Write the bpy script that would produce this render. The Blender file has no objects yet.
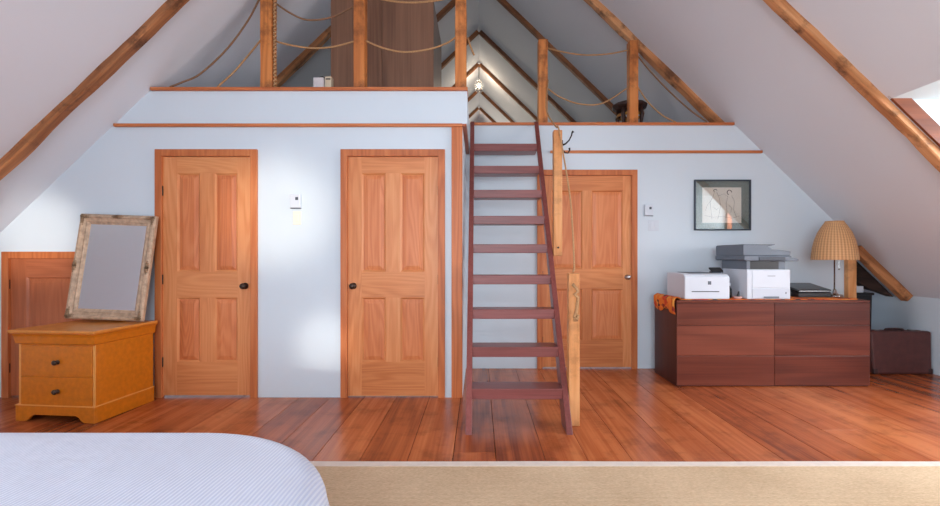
import bpy, bmesh, math, random
from mathutils import Vector, Matrix, noise
random.seed(7)
SC = bpy.context.scene
COL = SC.collection
R = math.radians

# ---------------------------------------------------------------- camera
F = 455.0
CH = 1.19
cam_d = bpy.data.cameras.new('camera')
cam_d.sensor_width = 36.0
cam_d.lens = 36.0 * F / 940.0
cam_d.shift_x = -9.0 / 940.0
cam_d.shift_y = 4.0 / 940.0
cam_d.clip_start = 0.05
cam = bpy.data.objects.new('camera', cam_d)
COL.objects.link(cam)
cam.location = (0, 0, CH)
cam.rotation_euler = (R(90), 0, 0)
SC.camera = cam

# ---------------------------------------------------------------- view, world, daylight
SC.view_settings.view_transform = 'Standard'
SC.view_settings.look = 'None'
SC.view_settings.gamma = 1.0
SC.view_settings.use_curve_mapping = False
SC.view_settings.exposure = -0.12

W = bpy.data.worlds.new('sky')
SC.world = W
W.use_nodes = True
bg = W.node_tree.nodes['Background']
bg.inputs[0].default_value = (0.75, 0.87, 1.0, 1)
bg.inputs[1].default_value = 1.0


def area(name, loc, rot, sx, sy, power, col):
    d = bpy.data.lights.new(name, 'AREA')
    d.shape = 'RECTANGLE'
    d.size = sx
    d.size_y = sy
    d.energy = power
    d.color = col
    o = bpy.data.objects.new(name, d)
    COL.objects.link(o)
    o.location = loc
    o.rotation_euler = rot
    return o


def spot(name, loc, target, power, deg, blend, col, rad=0.15):
    d = bpy.data.lights.new(name, 'SPOT')
    d.energy = power
    d.spot_size = R(deg)
    d.spot_blend = blend
    d.color = col
    d.shadow_soft_size = rad
    o = bpy.data.objects.new(name, d)
    COL.objects.link(o)
    o.location = loc
    o.rotation_euler = (Vector(target) - Vector(loc)).to_track_quat('-Z', 'Y').to_euler()
    return o


# daylight outside the tall gable window behind the bed and outside the right dormer window
area('daylight_gable_window', (0.0, -3.0, 1.75), (R(90), 0, 0), 3.3, 2.7, 290, (0.78, 0.90, 1.0))
area('daylight_dormer_window', (5.0, 2.2, 1.75), (R(90), 0, R(90)), 1.9, 1.2, 200, (0.95, 0.96, 1.0))
area('fill_left_dormer', (-5.0, -0.9, 1.75), (R(90), 0, R(-90)), 1.9, 1.2, 330, (0.95, 0.96, 1.0))  # fill lamp added to brighten the slopes through the added left dormer
area('fill_loft_warm', (0.0, 13.85, 3.75), (R(-90), 0, 0), 0.9, 0.9, 110, (1.0, 0.88, 0.70))  # warm fill lamp added to brighten the loft from out of view
# low sun glancing in through the gable window
spot('sun_glint_door', (0.75, -6.0, 2.5), (-1.72, 3.86, 1.56), 3000, 6.8, 1.0, (1.0, 0.90, 0.74), 0.12)
spot('sun_glint_wall', (1.15, -6.0, 1.6), (-1.30, 3.86, 0.46), 2300, 3.8, 1.0, (1.0, 0.93, 0.82), 0.1)
spot('sun_glint_gable', (0.2, -6.0, 2.3), (-3.75, 3.86, 1.36), 4200, 5.2, 1.0, (1.0, 0.93, 0.82), 0.1)


# ---------------------------------------------------------------- materials
def new_mat(name):
    m = bpy.data.materials.new(name)
    m.use_nodes = True
    return m, m.node_tree, m.node_tree.nodes, m.node_tree.links, m.node_tree.nodes['Principled BSDF']


def lin(c):
    def f(v):
        v /= 255.0
        return v / 12.92 if v <= 0.04045 else ((v + 0.055) / 1.055) ** 2.4
    return (f(c[0]), f(c[1]), f(c[2]), 1.0)


def plain(name, col, rough=0.5, metal=0.0, var=0.06, nscale=8.0, bump=0.0, bscale=60.0, spec=0.5):
    m, nt, N, L, b = new_mat(name)
    tc = N.new('ShaderNodeTexCoord')
    nz = N.new('ShaderNodeTexNoise')
    nz.inputs['Scale'].default_value = nscale
    nz.inputs['Detail'].default_value = 4
    L.new(tc.outputs['Object'], nz.inputs['Vector'])
    rp = N.new('ShaderNodeValToRGB')
    c = lin(col)
    rp.color_ramp.elements[0].position = 0.3
    rp.color_ramp.elements[1].position = 0.7
    rp.color_ramp.elements[0].color = tuple(v * (1 - var) for v in c[:3]) + (1,)
    rp.color_ramp.elements[1].color = tuple(min(1, v * (1 + var)) for v in c[:3]) + (1,)
    L.new(nz.outputs['Fac'], rp.inputs['Fac'])
    L.new(rp.outputs['Color'], b.inputs['Base Color'])
    b.inputs['Roughness'].default_value = rough
    b.inputs['Metallic'].default_value = metal
    b.inputs['Specular IOR Level'].default_value = spec
    if bump > 0:
        n2 = N.new('ShaderNodeTexNoise')
        n2.inputs['Scale'].default_value = bscale
        n2.inputs['Detail'].default_value = 5
        L.new(tc.outputs['Object'], n2.inputs['Vector'])
        bp = N.new('ShaderNodeBump')
        bp.inputs['Strength'].default_value = bump
        bp.inputs['Distance'].default_value = 0.01
        L.new(n2.outputs['Fac'], bp.inputs['Height'])
        L.new(bp.outputs['Normal'], b.inputs['Normal'])
    return m


def wood(name, dark, mid, light, axis='Z', rough=0.45, rings=26.0, sc=3.0, stretch=0.10, fine=0.5,
         island=False, knots=0.0, spec=0.4, tone=0.35, ring=0.6, rot=None):
    """Contour lines of a stretched noise read as sawn wood grain."""
    m, nt, N, L, b = new_mat(name)
    tc = N.new('ShaderNodeTexCoord')
    mp = N.new('ShaderNodeMapping')
    s = {'X': (stretch, 1, 1), 'Y': (1, stretch, 1), 'Z': (1, 1, stretch)}[axis]
    mp.inputs['Scale'].default_value = tuple(v * sc for v in s)
    if rot is not None:
        mp.vector_type = 'TEXTURE'
        mp.inputs['Rotation'].default_value = (0, rot, 0)
        mp.inputs['Scale'].default_value = tuple(1 / (v * sc) for v in s)
    L.new(tc.outputs['Object'], mp.inputs['Vector'])
    off = N.new('ShaderNodeCombineXYZ')
    if island:
        src = N.new('ShaderNodeNewGeometry').outputs['Random Per Island']
    else:
        src = N.new('ShaderNodeObjectInfo').outputs['Random']
    ml = N.new('ShaderNodeMath')
    ml.operation = 'MULTIPLY'
    ml.inputs[1].default_value = 37.0
    L.new(src, ml.inputs[0])
    for i in range(3):
        L.new(ml.outputs[0], off.inputs[i])
    ad = N.new('ShaderNodeVectorMath')
    ad.operation = 'ADD'
    L.new(mp.outputs['Vector'], ad.inputs[0])
    L.new(off.outputs[0], ad.inputs[1])
    nz = N.new('ShaderNodeTexNoise')
    nz.inputs['Scale'].default_value = 1.0
    nz.inputs['Detail'].default_value = 2.0
    nz.inputs['Roughness'].default_value = 0.45
    L.new(ad.outputs[0], nz.inputs['Vector'])
    k = N.new('ShaderNodeMath')
    k.operation = 'MULTIPLY'
    k.inputs[1].default_value = rings * 5.0
    L.new(nz.outputs['Fac'], k.inputs[0])
    sn = N.new('ShaderNodeMath')
    sn.operation = 'SINE'
    L.new(k.outputs[0], sn.inputs[0])
    sh = N.new('ShaderNodeMath')
    sh.operation = 'MULTIPLY_ADD'
    sh.inputs[1].default_value = 0.5 * ring
    sh.inputs[2].default_value = 0.5
    L.new(sn.outputs[0], sh.inputs[0])
    sn = sh
    # fine fibre
    mp2 = N.new('ShaderNodeMapping')
    mp2.inputs['Scale'].default_value = tuple(v * sc * 22 if v == 1 else v * sc * 8 for v in s)
    if rot is not None:
        mp2.vector_type = 'TEXTURE'
        mp2.inputs['Rotation'].default_value = (0, rot, 0)
        mp2.inputs['Scale'].default_value = tuple(1 / (v * sc * 22) if v == 1 else 1 / (v * sc * 8) for v in s)
    L.new(tc.outputs['Object'], mp2.inputs['Vector'])
    nf = N.new('ShaderNodeTexNoise')
    nf.inputs['Scale'].default_value = 1.0
    nf.inputs['Detail'].default_value = 3.0
    L.new(mp2.outputs['Vector'], nf.inputs['Vector'])
    mx = N.new('ShaderNodeMix')
    mx.data_type = 'FLOAT'
    mx.inputs[0].default_value = fine
    L.new(sn.outputs[0], mx.inputs[2])
    L.new(nf.outputs['Fac'], mx.inputs[3])
    # slow tone drift
    nb = N.new('ShaderNodeTexNoise')
    nb.inputs['Scale'].default_value = 0.6
    nb.inputs['Detail'].default_value = 2.0
    L.new(ad.outputs[0], nb.inputs['Vector'])
    sub = N.new('ShaderNodeMath')
    sub.operation = 'SUBTRACT'
    L.new(nb.outputs['Fac'], sub.inputs[0])
    sub.inputs[1].default_value = 0.5
    tm = N.new('ShaderNodeMath')
    tm.operation = 'MULTIPLY_ADD'
    L.new(sub.outputs[0], tm.inputs[0])
    tm.inputs[1].default_value = tone * 2.2
    L.new(mx.outputs[0], tm.inputs[2])
    last = tm.outputs[0]
    rs = N.new('ShaderNodeMath')
    rs.operation = 'SUBTRACT'
    L.new(src, rs.inputs[0])
    rs.inputs[1].default_value = 0.5
    ra = N.new('ShaderNodeMath')
    ra.operation = 'MULTIPLY_ADD'
    L.new(rs.outputs[0], ra.inputs[0])
    ra.inputs[1].default_value = 0.22 if island else 0.14
    L.new(last, ra.inputs[2])
    last = ra.outputs[0]
    rp = N.new('ShaderNodeValToRGB')
    e = rp.color_ramp.elements
    e[0].position = 0.12
    e[0].color = lin(light)
    e[1].position = 0.92
    e[1].color = lin(dark)
    q = e.new(0.52)
    q.color = lin(mid)
    L.new(last, rp.inputs['Fac'])
    colour = rp.outputs['Color']
    if knots > 0:
        vo = N.new('ShaderNodeTexNoise')
        vo.inputs['Scale'].default_value = 5.0
        vo.inputs['Detail'].default_value = 6.0
        vo.inputs['Roughness'].default_value = 0.65
        L.new(tc.outputs['Object'], vo.inputs['Vector'])
        kr = N.new('ShaderNodeValToRGB')
        kr.color_ramp.elements[0].position = 0.50
        kr.color_ramp.elements[0].color = (0, 0, 0, 1)
        kr.color_ramp.elements[1].position = 0.64
        kr.color_ramp.elements[1].color = (knots, knots, knots, 1)
        L.new(vo.outputs['Fac'], kr.inputs['Fac'])
        km = N.new('ShaderNodeMix')
        km.data_type = 'RGBA'
        L.new(kr.outputs['Color'], km.inputs[0])
        L.new(colour, km.inputs[6])
        km.inputs[7].default_value = tuple(v * 0.35 for v in lin(dark)[:3]) + (1,)
        colour = km.outputs[2]
    L.new(colour, b.inputs['Base Color'])
    b.inputs['Roughness'].default_value = rough
    b.inputs['Specular IOR Level'].default_value = spec
    bp = N.new('ShaderNodeBump')
    bp.inputs['Strength'].default_value = 0.08
    bp.inputs['Distance'].default_value = 0.004
    L.new(nf.outputs['Fac'], bp.inputs['Height'])
    L.new(bp.outputs['Normal'], b.inputs['Normal'])
    return m


M = {}
M['wall'] = plain('wall_paint', (206, 216, 224), 0.75, var=0.012, nscale=1.5, bump=0.06, bscale=14)
M['ceil'] = plain('ceiling_paint', (213, 214, 220), 0.8, var=0.012, nscale=1.2, bump=0.05, bscale=10)
M['dormer'] = plain('dormer_white_paint', (196, 208, 212), 0.7, var=0.01)
M['floor'] = wood('varnished_plank', (114, 52, 28), (176, 92, 50), (206, 122, 74), 'Y', 0.25, 12, 3.2, 0.06, 0.55, island=True, knots=0.32, spec=0.5, tone=0.5, ring=0.45)
M['gap'] = plain('dark_floor_gap', (40, 22, 14), 0.9)
M['fir_v'] = wood('fir_upright_grain', (186, 104, 56), (211, 134, 82), (226, 158, 106), 'Z', 0.40, 20, 4.5, 0.10, 0.45, ring=0.36)
M['fir_h'] = wood('fir_level_grain', (180, 98, 52), (207, 130, 78), (222, 152, 98), 'X', 0.40, 20, 4.5, 0.10, 0.45, ring=0.36)
M['fir_p'] = wood('fir_panel_grain', (178, 92, 50), (205, 120, 72), (221, 142, 92), 'Z', 0.42, 24, 4.5, 0.12, 0.4, ring=0.36)
M['case_v'] = wood('fir_casing_upright', (160, 82, 40), (190, 106, 58), (207, 126, 74), 'Z', 0.45, 14, 5, 0.08, 0.5)
M['case_h'] = wood('fir_casing_level', (160, 82, 40), (190, 106, 58), (207, 126, 74), 'X', 0.45, 14, 5, 0.08, 0.5)
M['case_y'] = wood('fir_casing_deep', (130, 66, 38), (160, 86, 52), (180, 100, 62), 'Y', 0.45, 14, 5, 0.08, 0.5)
M['red_v'] = wood('small_door_upright', (150, 80, 46), (180, 102, 64), (198, 118, 78), 'Z', 0.45, 18, 4, 0.1, 0.5, ring=0.36)
M['red_h'] = wood('small_door_level', (146, 78, 44), (174, 98, 62), (192, 114, 76), 'X', 0.45, 18, 4, 0.1, 0.5, ring=0.36)
for sd, nm in ((1, 'right'), (-1, 'left')):
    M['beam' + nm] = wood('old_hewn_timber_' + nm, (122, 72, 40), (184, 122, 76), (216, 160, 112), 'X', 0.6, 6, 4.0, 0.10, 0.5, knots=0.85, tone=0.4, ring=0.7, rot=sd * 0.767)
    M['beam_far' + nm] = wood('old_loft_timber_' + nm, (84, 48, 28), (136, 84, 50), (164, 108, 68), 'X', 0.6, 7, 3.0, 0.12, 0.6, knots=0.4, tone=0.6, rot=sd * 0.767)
M['beam_dark'] = wood('dark_rough_timber', (30, 20, 16), (62, 42, 34), (96, 68, 54), 'X', 0.75, 9, 4.0, 0.15, 0.6, knots=0.7, tone=0.8)
M['post'] = wood('loft_post_timber', (150, 80, 34), (196, 118, 58), (216, 142, 80), 'Z', 0.5, 12, 4.0, 0.09, 0.5, knots=0.75, tone=0.6)
M['newel'] = wood('newel_timber', (166, 98, 48), (204, 138, 82), (222, 162, 108), 'Z', 0.5, 12, 4.0, 0.09, 0.5, knots=0.4, tone=0.4)
M['ladder'] = wood('maroon_ladder_wood', (92, 44, 40), (124, 64, 60), (144, 82, 78), 'X', 0.34, 6, 4.0, 0.10, 0.7, tone=0.3, ring=0.3)
M['ladder_v'] = wood('maroon_ladder_rail_wood', (92, 42, 38), (126, 64, 58), (146, 84, 78), 'Z', 0.34, 6, 4.0, 0.10, 0.7, tone=0.3, ring=0.3)
M['cabinet'] = wood('mahogany_veneer', (58, 22, 16), (96, 44, 32), (122, 62, 46), 'X', 0.33, 10, 3.0, 0.05, 0.5, tone=0.7, ring=0.45)
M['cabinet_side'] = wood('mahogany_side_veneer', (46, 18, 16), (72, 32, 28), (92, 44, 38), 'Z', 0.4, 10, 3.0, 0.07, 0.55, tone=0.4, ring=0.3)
M['honey'] = plain('honey_burl_veneer', (198, 110, 16), 0.3, var=0.12, nscale=26)
M['honey_light'] = plain('pale_honey_edge', (222, 152, 76), 0.3, var=0.05, nscale=30)
M['honey_top'] = plain('honey_top_veneer', (210, 132, 56), 0.22, var=0.12, nscale=22)
M['wardrobe'] = wood('brown_grained_panel', (70, 46, 34), (116, 80, 60), (144, 104, 80), 'Z', 0.5, 14, 3.0, 0.06, 0.55, tone=0.5, ring=0.3)
M['wardrobe_side'] = plain('grey_panel', (120, 108, 100), 0.5)
M['rope'] = plain('natural_rope', (178, 134, 92), 0.9, var=0.2, nscale=90, bump=0.5, bscale=220)
M['rope_dark'] = plain('brown_rope', (132, 96, 70), 0.9, var=0.2, nscale=90)
M['rug'] = None
M['tape'] = plain('rug_edge_tape', (226, 212, 200), 0.9, var=0.05, nscale=30)
M['white'] = plain('white_plastic', (204, 210, 219), 0.4, var=0.01)
M['white2'] = plain('off_white_plastic', (192, 198, 209), 0.45, var=0.01)
M['grey'] = plain('slate_grey_plastic', (98, 106, 118), 0.45, var=0.03)
M['grey_d'] = plain('dark_grey_plastic', (62, 68, 78), 0.5, var=0.03)
M['black'] = plain('black_plastic', (22, 23, 27), 0.4, var=0.05)
M['gloss_black'] = plain('black_gloss_plastic', (26, 28, 33), 0.22, var=0.04)
M['ivory'] = plain('ivory_plastic', (226, 222, 206), 0.5, var=0.01)
M['iron'] = plain('dark_iron', (40, 34, 32), 0.4, 0.7, var=0.2)
M['knob'] = plain('dark_bronze_knob', (72, 60, 54), 0.3, 0.8, var=0.1)
M['steel'] = plain('brushed_steel', (190, 188, 186), 0.25, 0.95, var=0.05)
M['chrome'] = plain('polished_chrome', (180, 176, 172), 0.12, 1.0, var=0.03)
M['leather'] = plain('maroon_leather', (82, 40, 36), 0.5, var=0.22, nscale=14, bump=0.3, bscale=120)
M['leather_d'] = plain('dark_leather_edge', (52, 26, 24), 0.55, var=0.2, nscale=14)
M['gilt'] = plain('worn_gilt', (186, 158, 132), 0.5, 0.1, var=0.28, nscale=26, bump=0.5, bscale=90)
M['gilt_d'] = plain('worn_gilt_carving', (140, 112, 84), 0.55, 0.15, var=0.4, nscale=40, bump=0.6, bscale=110)
M['stool'] = plain('dark_carved_wood', (54, 30, 22), 0.45, var=0.3, nscale=30)
M['pink'] = plain('pale_pink_dish', (206, 168, 160), 0.5)
M['paper'] = plain('cream_paper', (214, 208, 196), 0.8, var=0.03)
M['ink'] = plain('pencil_line', (128, 120, 116), 0.9)
M['ink_d'] = plain('dark_pencil_line', (62, 56, 54), 0.9)
M['mat'] = plain('grey_green_mat_board', (98, 112, 106), 0.9, var=0.03)
M['frame'] = plain('slate_frame', (52, 62, 74), 0.4, var=0.05)
M['cream_box'] = plain('cream_card', (214, 196, 168), 0.7, var=0.05, nscale=40)
M['white_box'] = plain('white_card', (214, 206, 206), 0.7, var=0.05, nscale=40)
M['mattress'] = plain('mattress_ticking', (214, 212, 210), 0.8)
M['brass'] = plain('brass', (176, 128, 66), 0.35, 0.8, var=0.1)


def mk_rug():
    m, nt, N, L, b = new_mat('jute_weave')
    tc = N.new('ShaderNodeTexCoord')
    w1 = N.new('ShaderNodeTexWave')
    w1.bands_direction = 'Y'
    w1.inputs['Scale'].default_value = 26
    w1.inputs['Distortion'].default_value = 1.2
    w1.inputs['Detail'].default_value = 2
    L.new(tc.outputs['Object'], w1.inputs['Vector'])
    mp = N.new('ShaderNodeMapping')
    mp.inputs['Scale'].default_value = (60, 260, 60)
    L.new(tc.outputs['Object'], mp.inputs['Vector'])
    n = N.new('ShaderNodeTexNoise')
    n.inputs['Scale'].default_value = 1
    n.inputs['Detail'].default_value = 4
    L.new(mp.outputs['Vector'], n.inputs['Vector'])
    nb = N.new('ShaderNodeTexNoise')
    nb.inputs['Scale'].default_value = 2.2
    nb.inputs['Detail'].default_value = 5
    L.new(tc.outputs['Object'], nb.inputs['Vector'])
    mx = N.new('ShaderNodeMix')
    mx.data_type = 'FLOAT'
    mx.inputs[0].default_value = 0.75
    L.new(w1.outputs['Fac'], mx.inputs[2])
    L.new(n.outputs['Fac'], mx.inputs[3])
    m2 = N.new('ShaderNodeMix')
    m2.data_type = 'FLOAT'
    m2.inputs[0].default_value = 0.3
    L.new(mx.outputs[0], m2.inputs[2])
    L.new(nb.outputs['Fac'], m2.inputs[3])
    rp = N.new('ShaderNodeValToRGB')
    rp.color_ramp.elements[0].position = 0.3
    rp.color_ramp.elements[0].color = lin((180, 150, 116))
    rp.color_ramp.elements[1].position = 0.72
    rp.color_ramp.elements[1].color = lin((238, 212, 178))
    L.new(m2.outputs[0], rp.inputs['Fac'])
    L.new(rp.outputs['Color'], b.inputs['Base Color'])
    b.inputs['Roughness'].default_value = 0.95
    b.inputs['Specular IOR Level'].default_value = 0.1
    bp = N.new('ShaderNodeBump')
    bp.inputs['Strength'].default_value = 0.5
    bp.inputs['Distance'].default_value = 0.006
    L.new(mx.outputs[0], bp.inputs['Height'])
    L.new(bp.outputs['Normal'], b.inputs['Normal'])
    return m


M['rug'] = mk_rug()


def mk_bedspread():
    m, nt, N, L, b = new_mat('striped_seersucker')
    uv = N.new('ShaderNodeUVMap')
    uv.uv_map = 'UVMap'
    sx = N.new('ShaderNodeSeparateXYZ')
    L.new(uv.outputs[0], sx.inputs[0])
    k = N.new('ShaderNodeMath')
    k.operation = 'MULTIPLY'
    k.inputs[1].default_value = 2 * math.pi / 0.0125
    L.new(sx.outputs['X'], k.inputs[0])
    s = N.new('ShaderNodeMath')
    s.operation = 'SINE'
    L.new(k.outputs[0], s.inputs[0])
    rp = N.new('ShaderNodeValToRGB')
    rp.color_ramp.elements[0].position = 0.25
    rp.color_ramp.elements[0].color = lin((206, 211, 224))
    rp.color_ramp.elements[1].position = 0.75
    rp.color_ramp.elements[1].color = lin((184, 191, 213))
    mr = N.new('ShaderNodeMath')
    mr.operation = 'MULTIPLY_ADD'
    mr.inputs[1].default_value = 0.5
    mr.inputs[2].default_value = 0.5
    L.new(s.outputs[0], mr.inputs[0])
    L.new(mr.outputs[0], rp.inputs['Fac'])
    L.new(rp.outputs['Color'], b.inputs['Base Color'])
    b.inputs['Roughness'].default_value = 0.85
    b.inputs['Sheen Weight'].default_value = 0.2
    tc = N.new('ShaderNodeTexCoord')
    n = N.new('ShaderNodeTexNoise')
    n.inputs['Scale'].default_value = 9
    n.inputs['Detail'].default_value = 4
    L.new(tc.outputs['Object'], n.inputs['Vector'])
    ad = N.new('ShaderNodeMath')
    ad.operation = 'MULTIPLY_ADD'
    ad.inputs[1].default_value = 0.12
    L.new(mr.outputs[0], ad.inputs[0])
    L.new(n.outputs['Fac'], ad.inputs[2])
    bp = N.new('ShaderNodeBump')
    bp.inputs['Strength'].default_value = 0.35
    bp.inputs['Distance'].default_value = 0.02
    L.new(ad.outputs[0], bp.inputs['Height'])
    L.new(bp.outputs['Normal'], b.inputs['Normal'])
    return m


M['bedspread'] = mk_bedspread()


def mk_textile():
    m, nt, N, L, b = new_mat('patterned_orange_cloth')
    tc = N.new('ShaderNodeTexCoord')
    mp = N.new('ShaderNodeMapping')
    mp.inputs['Scale'].default_value = (22, 22, 22)
    L.new(tc.outputs['Object'], mp.inputs['Vector'])
    v = N.new('ShaderNodeTexVoronoi')
    v.distance = 'MANHATTAN'
    v.inputs['Scale'].default_value = 1.0
    L.new(mp.outputs['Vector'], v.inputs['Vector'])
    rp = N.new('ShaderNodeValToRGB')
    rp.color_ramp.interpolation = 'CONSTANT'
    e = rp.color_ramp.elements
    e[0].position = 0
    e[0].color = lin((226, 118, 40))
    e[1].position = 0.5
    e[1].color = lin((206, 72, 34))
    for p, c in ((0.68, (70, 44, 40)), (0.78, (228, 146, 60)), (0.9, (150, 44, 30))):
        q = e.new(p)
        q.color = lin(c)
    sx = N.new('ShaderNodeSeparateColor')
    L.new(v.outputs['Color'], sx.inputs[0])
    L.new(sx.outputs[0], rp.inputs['Fac'])
    L.new(rp.outputs['Color'], b.inputs['Base Color'])
    b.inputs['Roughness'].default_value = 0.85
    return m


M['textile'] = mk_textile()


def mk_wicker():
    m, nt, N, L, b = new_mat('woven_wicker')
    tc = N.new('ShaderNodeTexCoord')
    sx = N.new('ShaderNodeSeparateXYZ')
    L.new(tc.outputs['Object'], sx.inputs[0])
    at = N.new('ShaderNodeMath')
    at.operation = 'ARCTAN2'
    L.new(sx.outputs['Y'], at.inputs[0])
    L.new(sx.outputs['X'], at.inputs[1])
    ka = N.new('ShaderNodeMath')
    ka.operation = 'MULTIPLY'
    ka.inputs[1].default_value = 40
    L.new(at.outputs[0], ka.inputs[0])
    sa = N.new('ShaderNodeMath')
    sa.operation = 'SINE'
    L.new(ka.outputs[0], sa.inputs[0])
    kz = N.new('ShaderNodeMath')
    kz.operation = 'MULTIPLY'
    kz.inputs[1].default_value = 2 * math.pi / 0.016
    L.new(sx.outputs['Z'], kz.inputs[0])
    sz = N.new('ShaderNodeMath')
    sz.operation = 'SINE'
    L.new(kz.outputs[0], sz.inputs[0])
    pr = N.new('ShaderNodeMath')
    pr.operation = 'MULTIPLY_ADD'
    L.new(sa.outputs[0], pr.inputs[0])
    pr.inputs[1].default_value = 0.20
    pr.inputs[2].default_value = 0.5
    p2 = N.new('ShaderNodeMath')
    p2.operation = 'MULTIPLY_ADD'
    L.new(sz.outputs[0], p2.inputs[0])
    p2.inputs[1].default_value = 0.12
    L.new(pr.outputs[0], p2.inputs[2])
    rp = N.new('ShaderNodeValToRGB')
    rp.color_ramp.elements[0].color = lin((156, 106, 64))
    rp.color_ramp.elements[1].color = lin((222, 172, 122))
    rp.color_ramp.elements[0].position = 0.15
    rp.color_ramp.elements[1].position = 0.8
    L.new(p2.outputs[0], rp.inputs['Fac'])
    L.new(rp.outputs['Color'], b.inputs['Base Color'])
    b.inputs['Roughness'].default_value = 0.7
    bp = N.new('ShaderNodeBump')
    bp.inputs['Strength'].default_value = 0.6
    bp.inputs['Distance'].default_value = 0.006
    L.new(p2.outputs[0], bp.inputs['Height'])
    L.new(bp.outputs['Normal'], b.inputs['Normal'])
    return m


M['wicker'] = mk_wicker()


def mk_glass(name, gloss):
    m, nt, N, L, b = new_mat(name)
    N.remove(b)
    out = N['Material Output']
    t = N.new('ShaderNodeBsdfTransparent')
    g = N.new('ShaderNodeBsdfGlossy')
    g.inputs['Roughness'].default_value = 0.02
    mx = N.new('ShaderNodeMixShader')
    mx.inputs[0].default_value = gloss
    L.new(t.outputs[0], mx.inputs[1])
    L.new(g.outputs[0], mx.inputs[2])
    L.new(mx.outputs[0], out.inputs[0])
    return m


M['pane'] = mk_glass('window_glass', 0.06)
M['picture_glass'] = mk_glass('picture_glass', 0.09)
M['crystal'] = mk_glass('cut_glass', 0.35)
m_, nt_, N_, L_, b_ = new_mat('silvered_mirror')
b_.inputs['Metallic'].default_value = 1.0
b_.inputs['Base Color'].default_value = (0.78, 0.86, 0.90, 1)
b_.inputs['Roughness'].default_value = 0.02
M['mirror'] = m_
m_, nt_, N_, L_, b_ = new_mat('glowing_bulb')
b_.inputs['Emission Color'].default_value = (1.0, 0.86, 0.66, 1)
b_.inputs['Emission Strength'].default_value = 2.5
M['bulb'] = m_


# ---------------------------------------------------------------- mesh helpers
def obj(name, bm, mats, parent=None, bevel=0.0, smooth=False, segs=2, loc=None):
    me = bpy.data.meshes.new(name)
    bm.normal_update()
    bm.to_mesh(me)
    bm.free()
    o = bpy.data.objects.new(name, me)
    COL.objects.link(o)
    for m in (mats if isinstance(mats, (list, tuple)) else [mats]):
        me.materials.append(M[m] if isinstance(m, str) else m)
    if smooth:
        for p in me.polygons:
            p.use_smooth = True
    if bevel > 0:
        md = o.modifiers.new('edge', 'BEVEL')
        md.width = bevel
        md.segments = segs
        md.limit_method = 'ANGLE'
        md.angle_limit = R(40)
    if loc is not None:
        o.location = loc
    if parent is not None:
        o.parent = parent
    return o


def thing(name, label, cat, loc=(0, 0, 0), rot=(0, 0, 0), group=None):
    o = bpy.data.objects.new(name, None)
    COL.objects.link(o)
    o.empty_display_size = 0.1
    o.location = loc
    o.rotation_euler = rot
    return tag(o, label, cat, group)


def tag(o, label, cat, group=None):
    o['label'] = label
    o['category'] = cat
    if group:
        o['group'] = group
    return o


def struct(o):
    o['kind'] = 'structure'
    return o


def box(bm, x0, x1, y0, y1, z0, z1, mi=0):
    vs = [bm.verts.new((x, y, z)) for z in (z0, z1) for y in (y0, y1) for x in (x0, x1)]
    for f in ((0, 2, 3, 1), (4, 5, 7, 6), (0, 1, 5, 4), (2, 6, 7, 3), (0, 4, 6, 2), (1, 3, 7, 5)):
        bm.faces.new([vs[i] for i in f]).material_index = mi
    return vs


def boxm(*a):
    bm = bmesh.new()
    box(bm, *a)
    return bm


def prism_xz(bm, pts, y0, y1, mi=0):
    """polygon in the XZ plane pushed along Y"""
    a = [bm.verts.new((x, y0, z)) for x, z in pts]
    b = [bm.verts.new((x, y1, z)) for x, z in pts]
    n = len(pts)
    fs = [bm.faces.new(a), bm.faces.new(b[::-1])]
    for i in range(n):
        fs.append(bm.faces.new((a[i], b[i], b[(i + 1) % n], a[(i + 1) % n])))
    for f in fs:
        f.material_index = mi
    bmesh.ops.recalc_face_normals(bm, faces=bm.faces[:])


def prism_yz(bm, pts, x0, x1):
    a = [bm.verts.new((x0, y, z)) for y, z in pts]
    b = [bm.verts.new((x1, y, z)) for y, z in pts]
    n = len(pts)
    bm.faces.new(a)
    bm.faces.new(b[::-1])
    for i in range(n):
        bm.faces.new((a[i], b[i], b[(i + 1) % n], a[(i + 1) % n]))
    bmesh.ops.recalc_face_normals(bm, faces=bm.faces[:])


def prism_xy(bm, pts, z0, z1):
    a = [bm.verts.new((x, y, z0)) for x, y in pts]
    b = [bm.verts.new((x, y, z1)) for x, y in pts]
    n = len(pts)
    bm.faces.new(a)
    bm.faces.new(b[::-1])
    for i in range(n):
        bm.faces.new((a[i], b[i], b[(i + 1) % n], a[(i + 1) % n]))
    bmesh.ops.recalc_face_normals(bm, faces=bm.faces[:])


def lathe(bm, prof, n=24, c=(0, 0), a0=0.0):
    rings = []
    for r, z in prof:
        if r < 1e-6:
            rings.append([bm.verts.new((c[0], c[1], z))])
        else:
            rings.append([bm.verts.new((c[0] + r * math.cos(a0 + 2 * math.pi * i / n), c[1] + r * math.sin(a0 + 2 * math.pi * i / n), z)) for i in range(n)])
    for a, b in zip(rings, rings[1:]):
        for i in range(n):
            j = (i + 1) % n
            if len(a) == 1 and len(b) == 1:
                continue
            if len(a) == 1:
                bm.faces.new((a[0], b[j], b[i]))
            elif len(b) == 1:
                bm.faces.new((a[i], a[j], b[0]))
            else:
                bm.faces.new((a[i], a[j], b[j], b[i]))
    bmesh.ops.recalc_face_normals(bm, faces=bm.faces[:])


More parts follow.
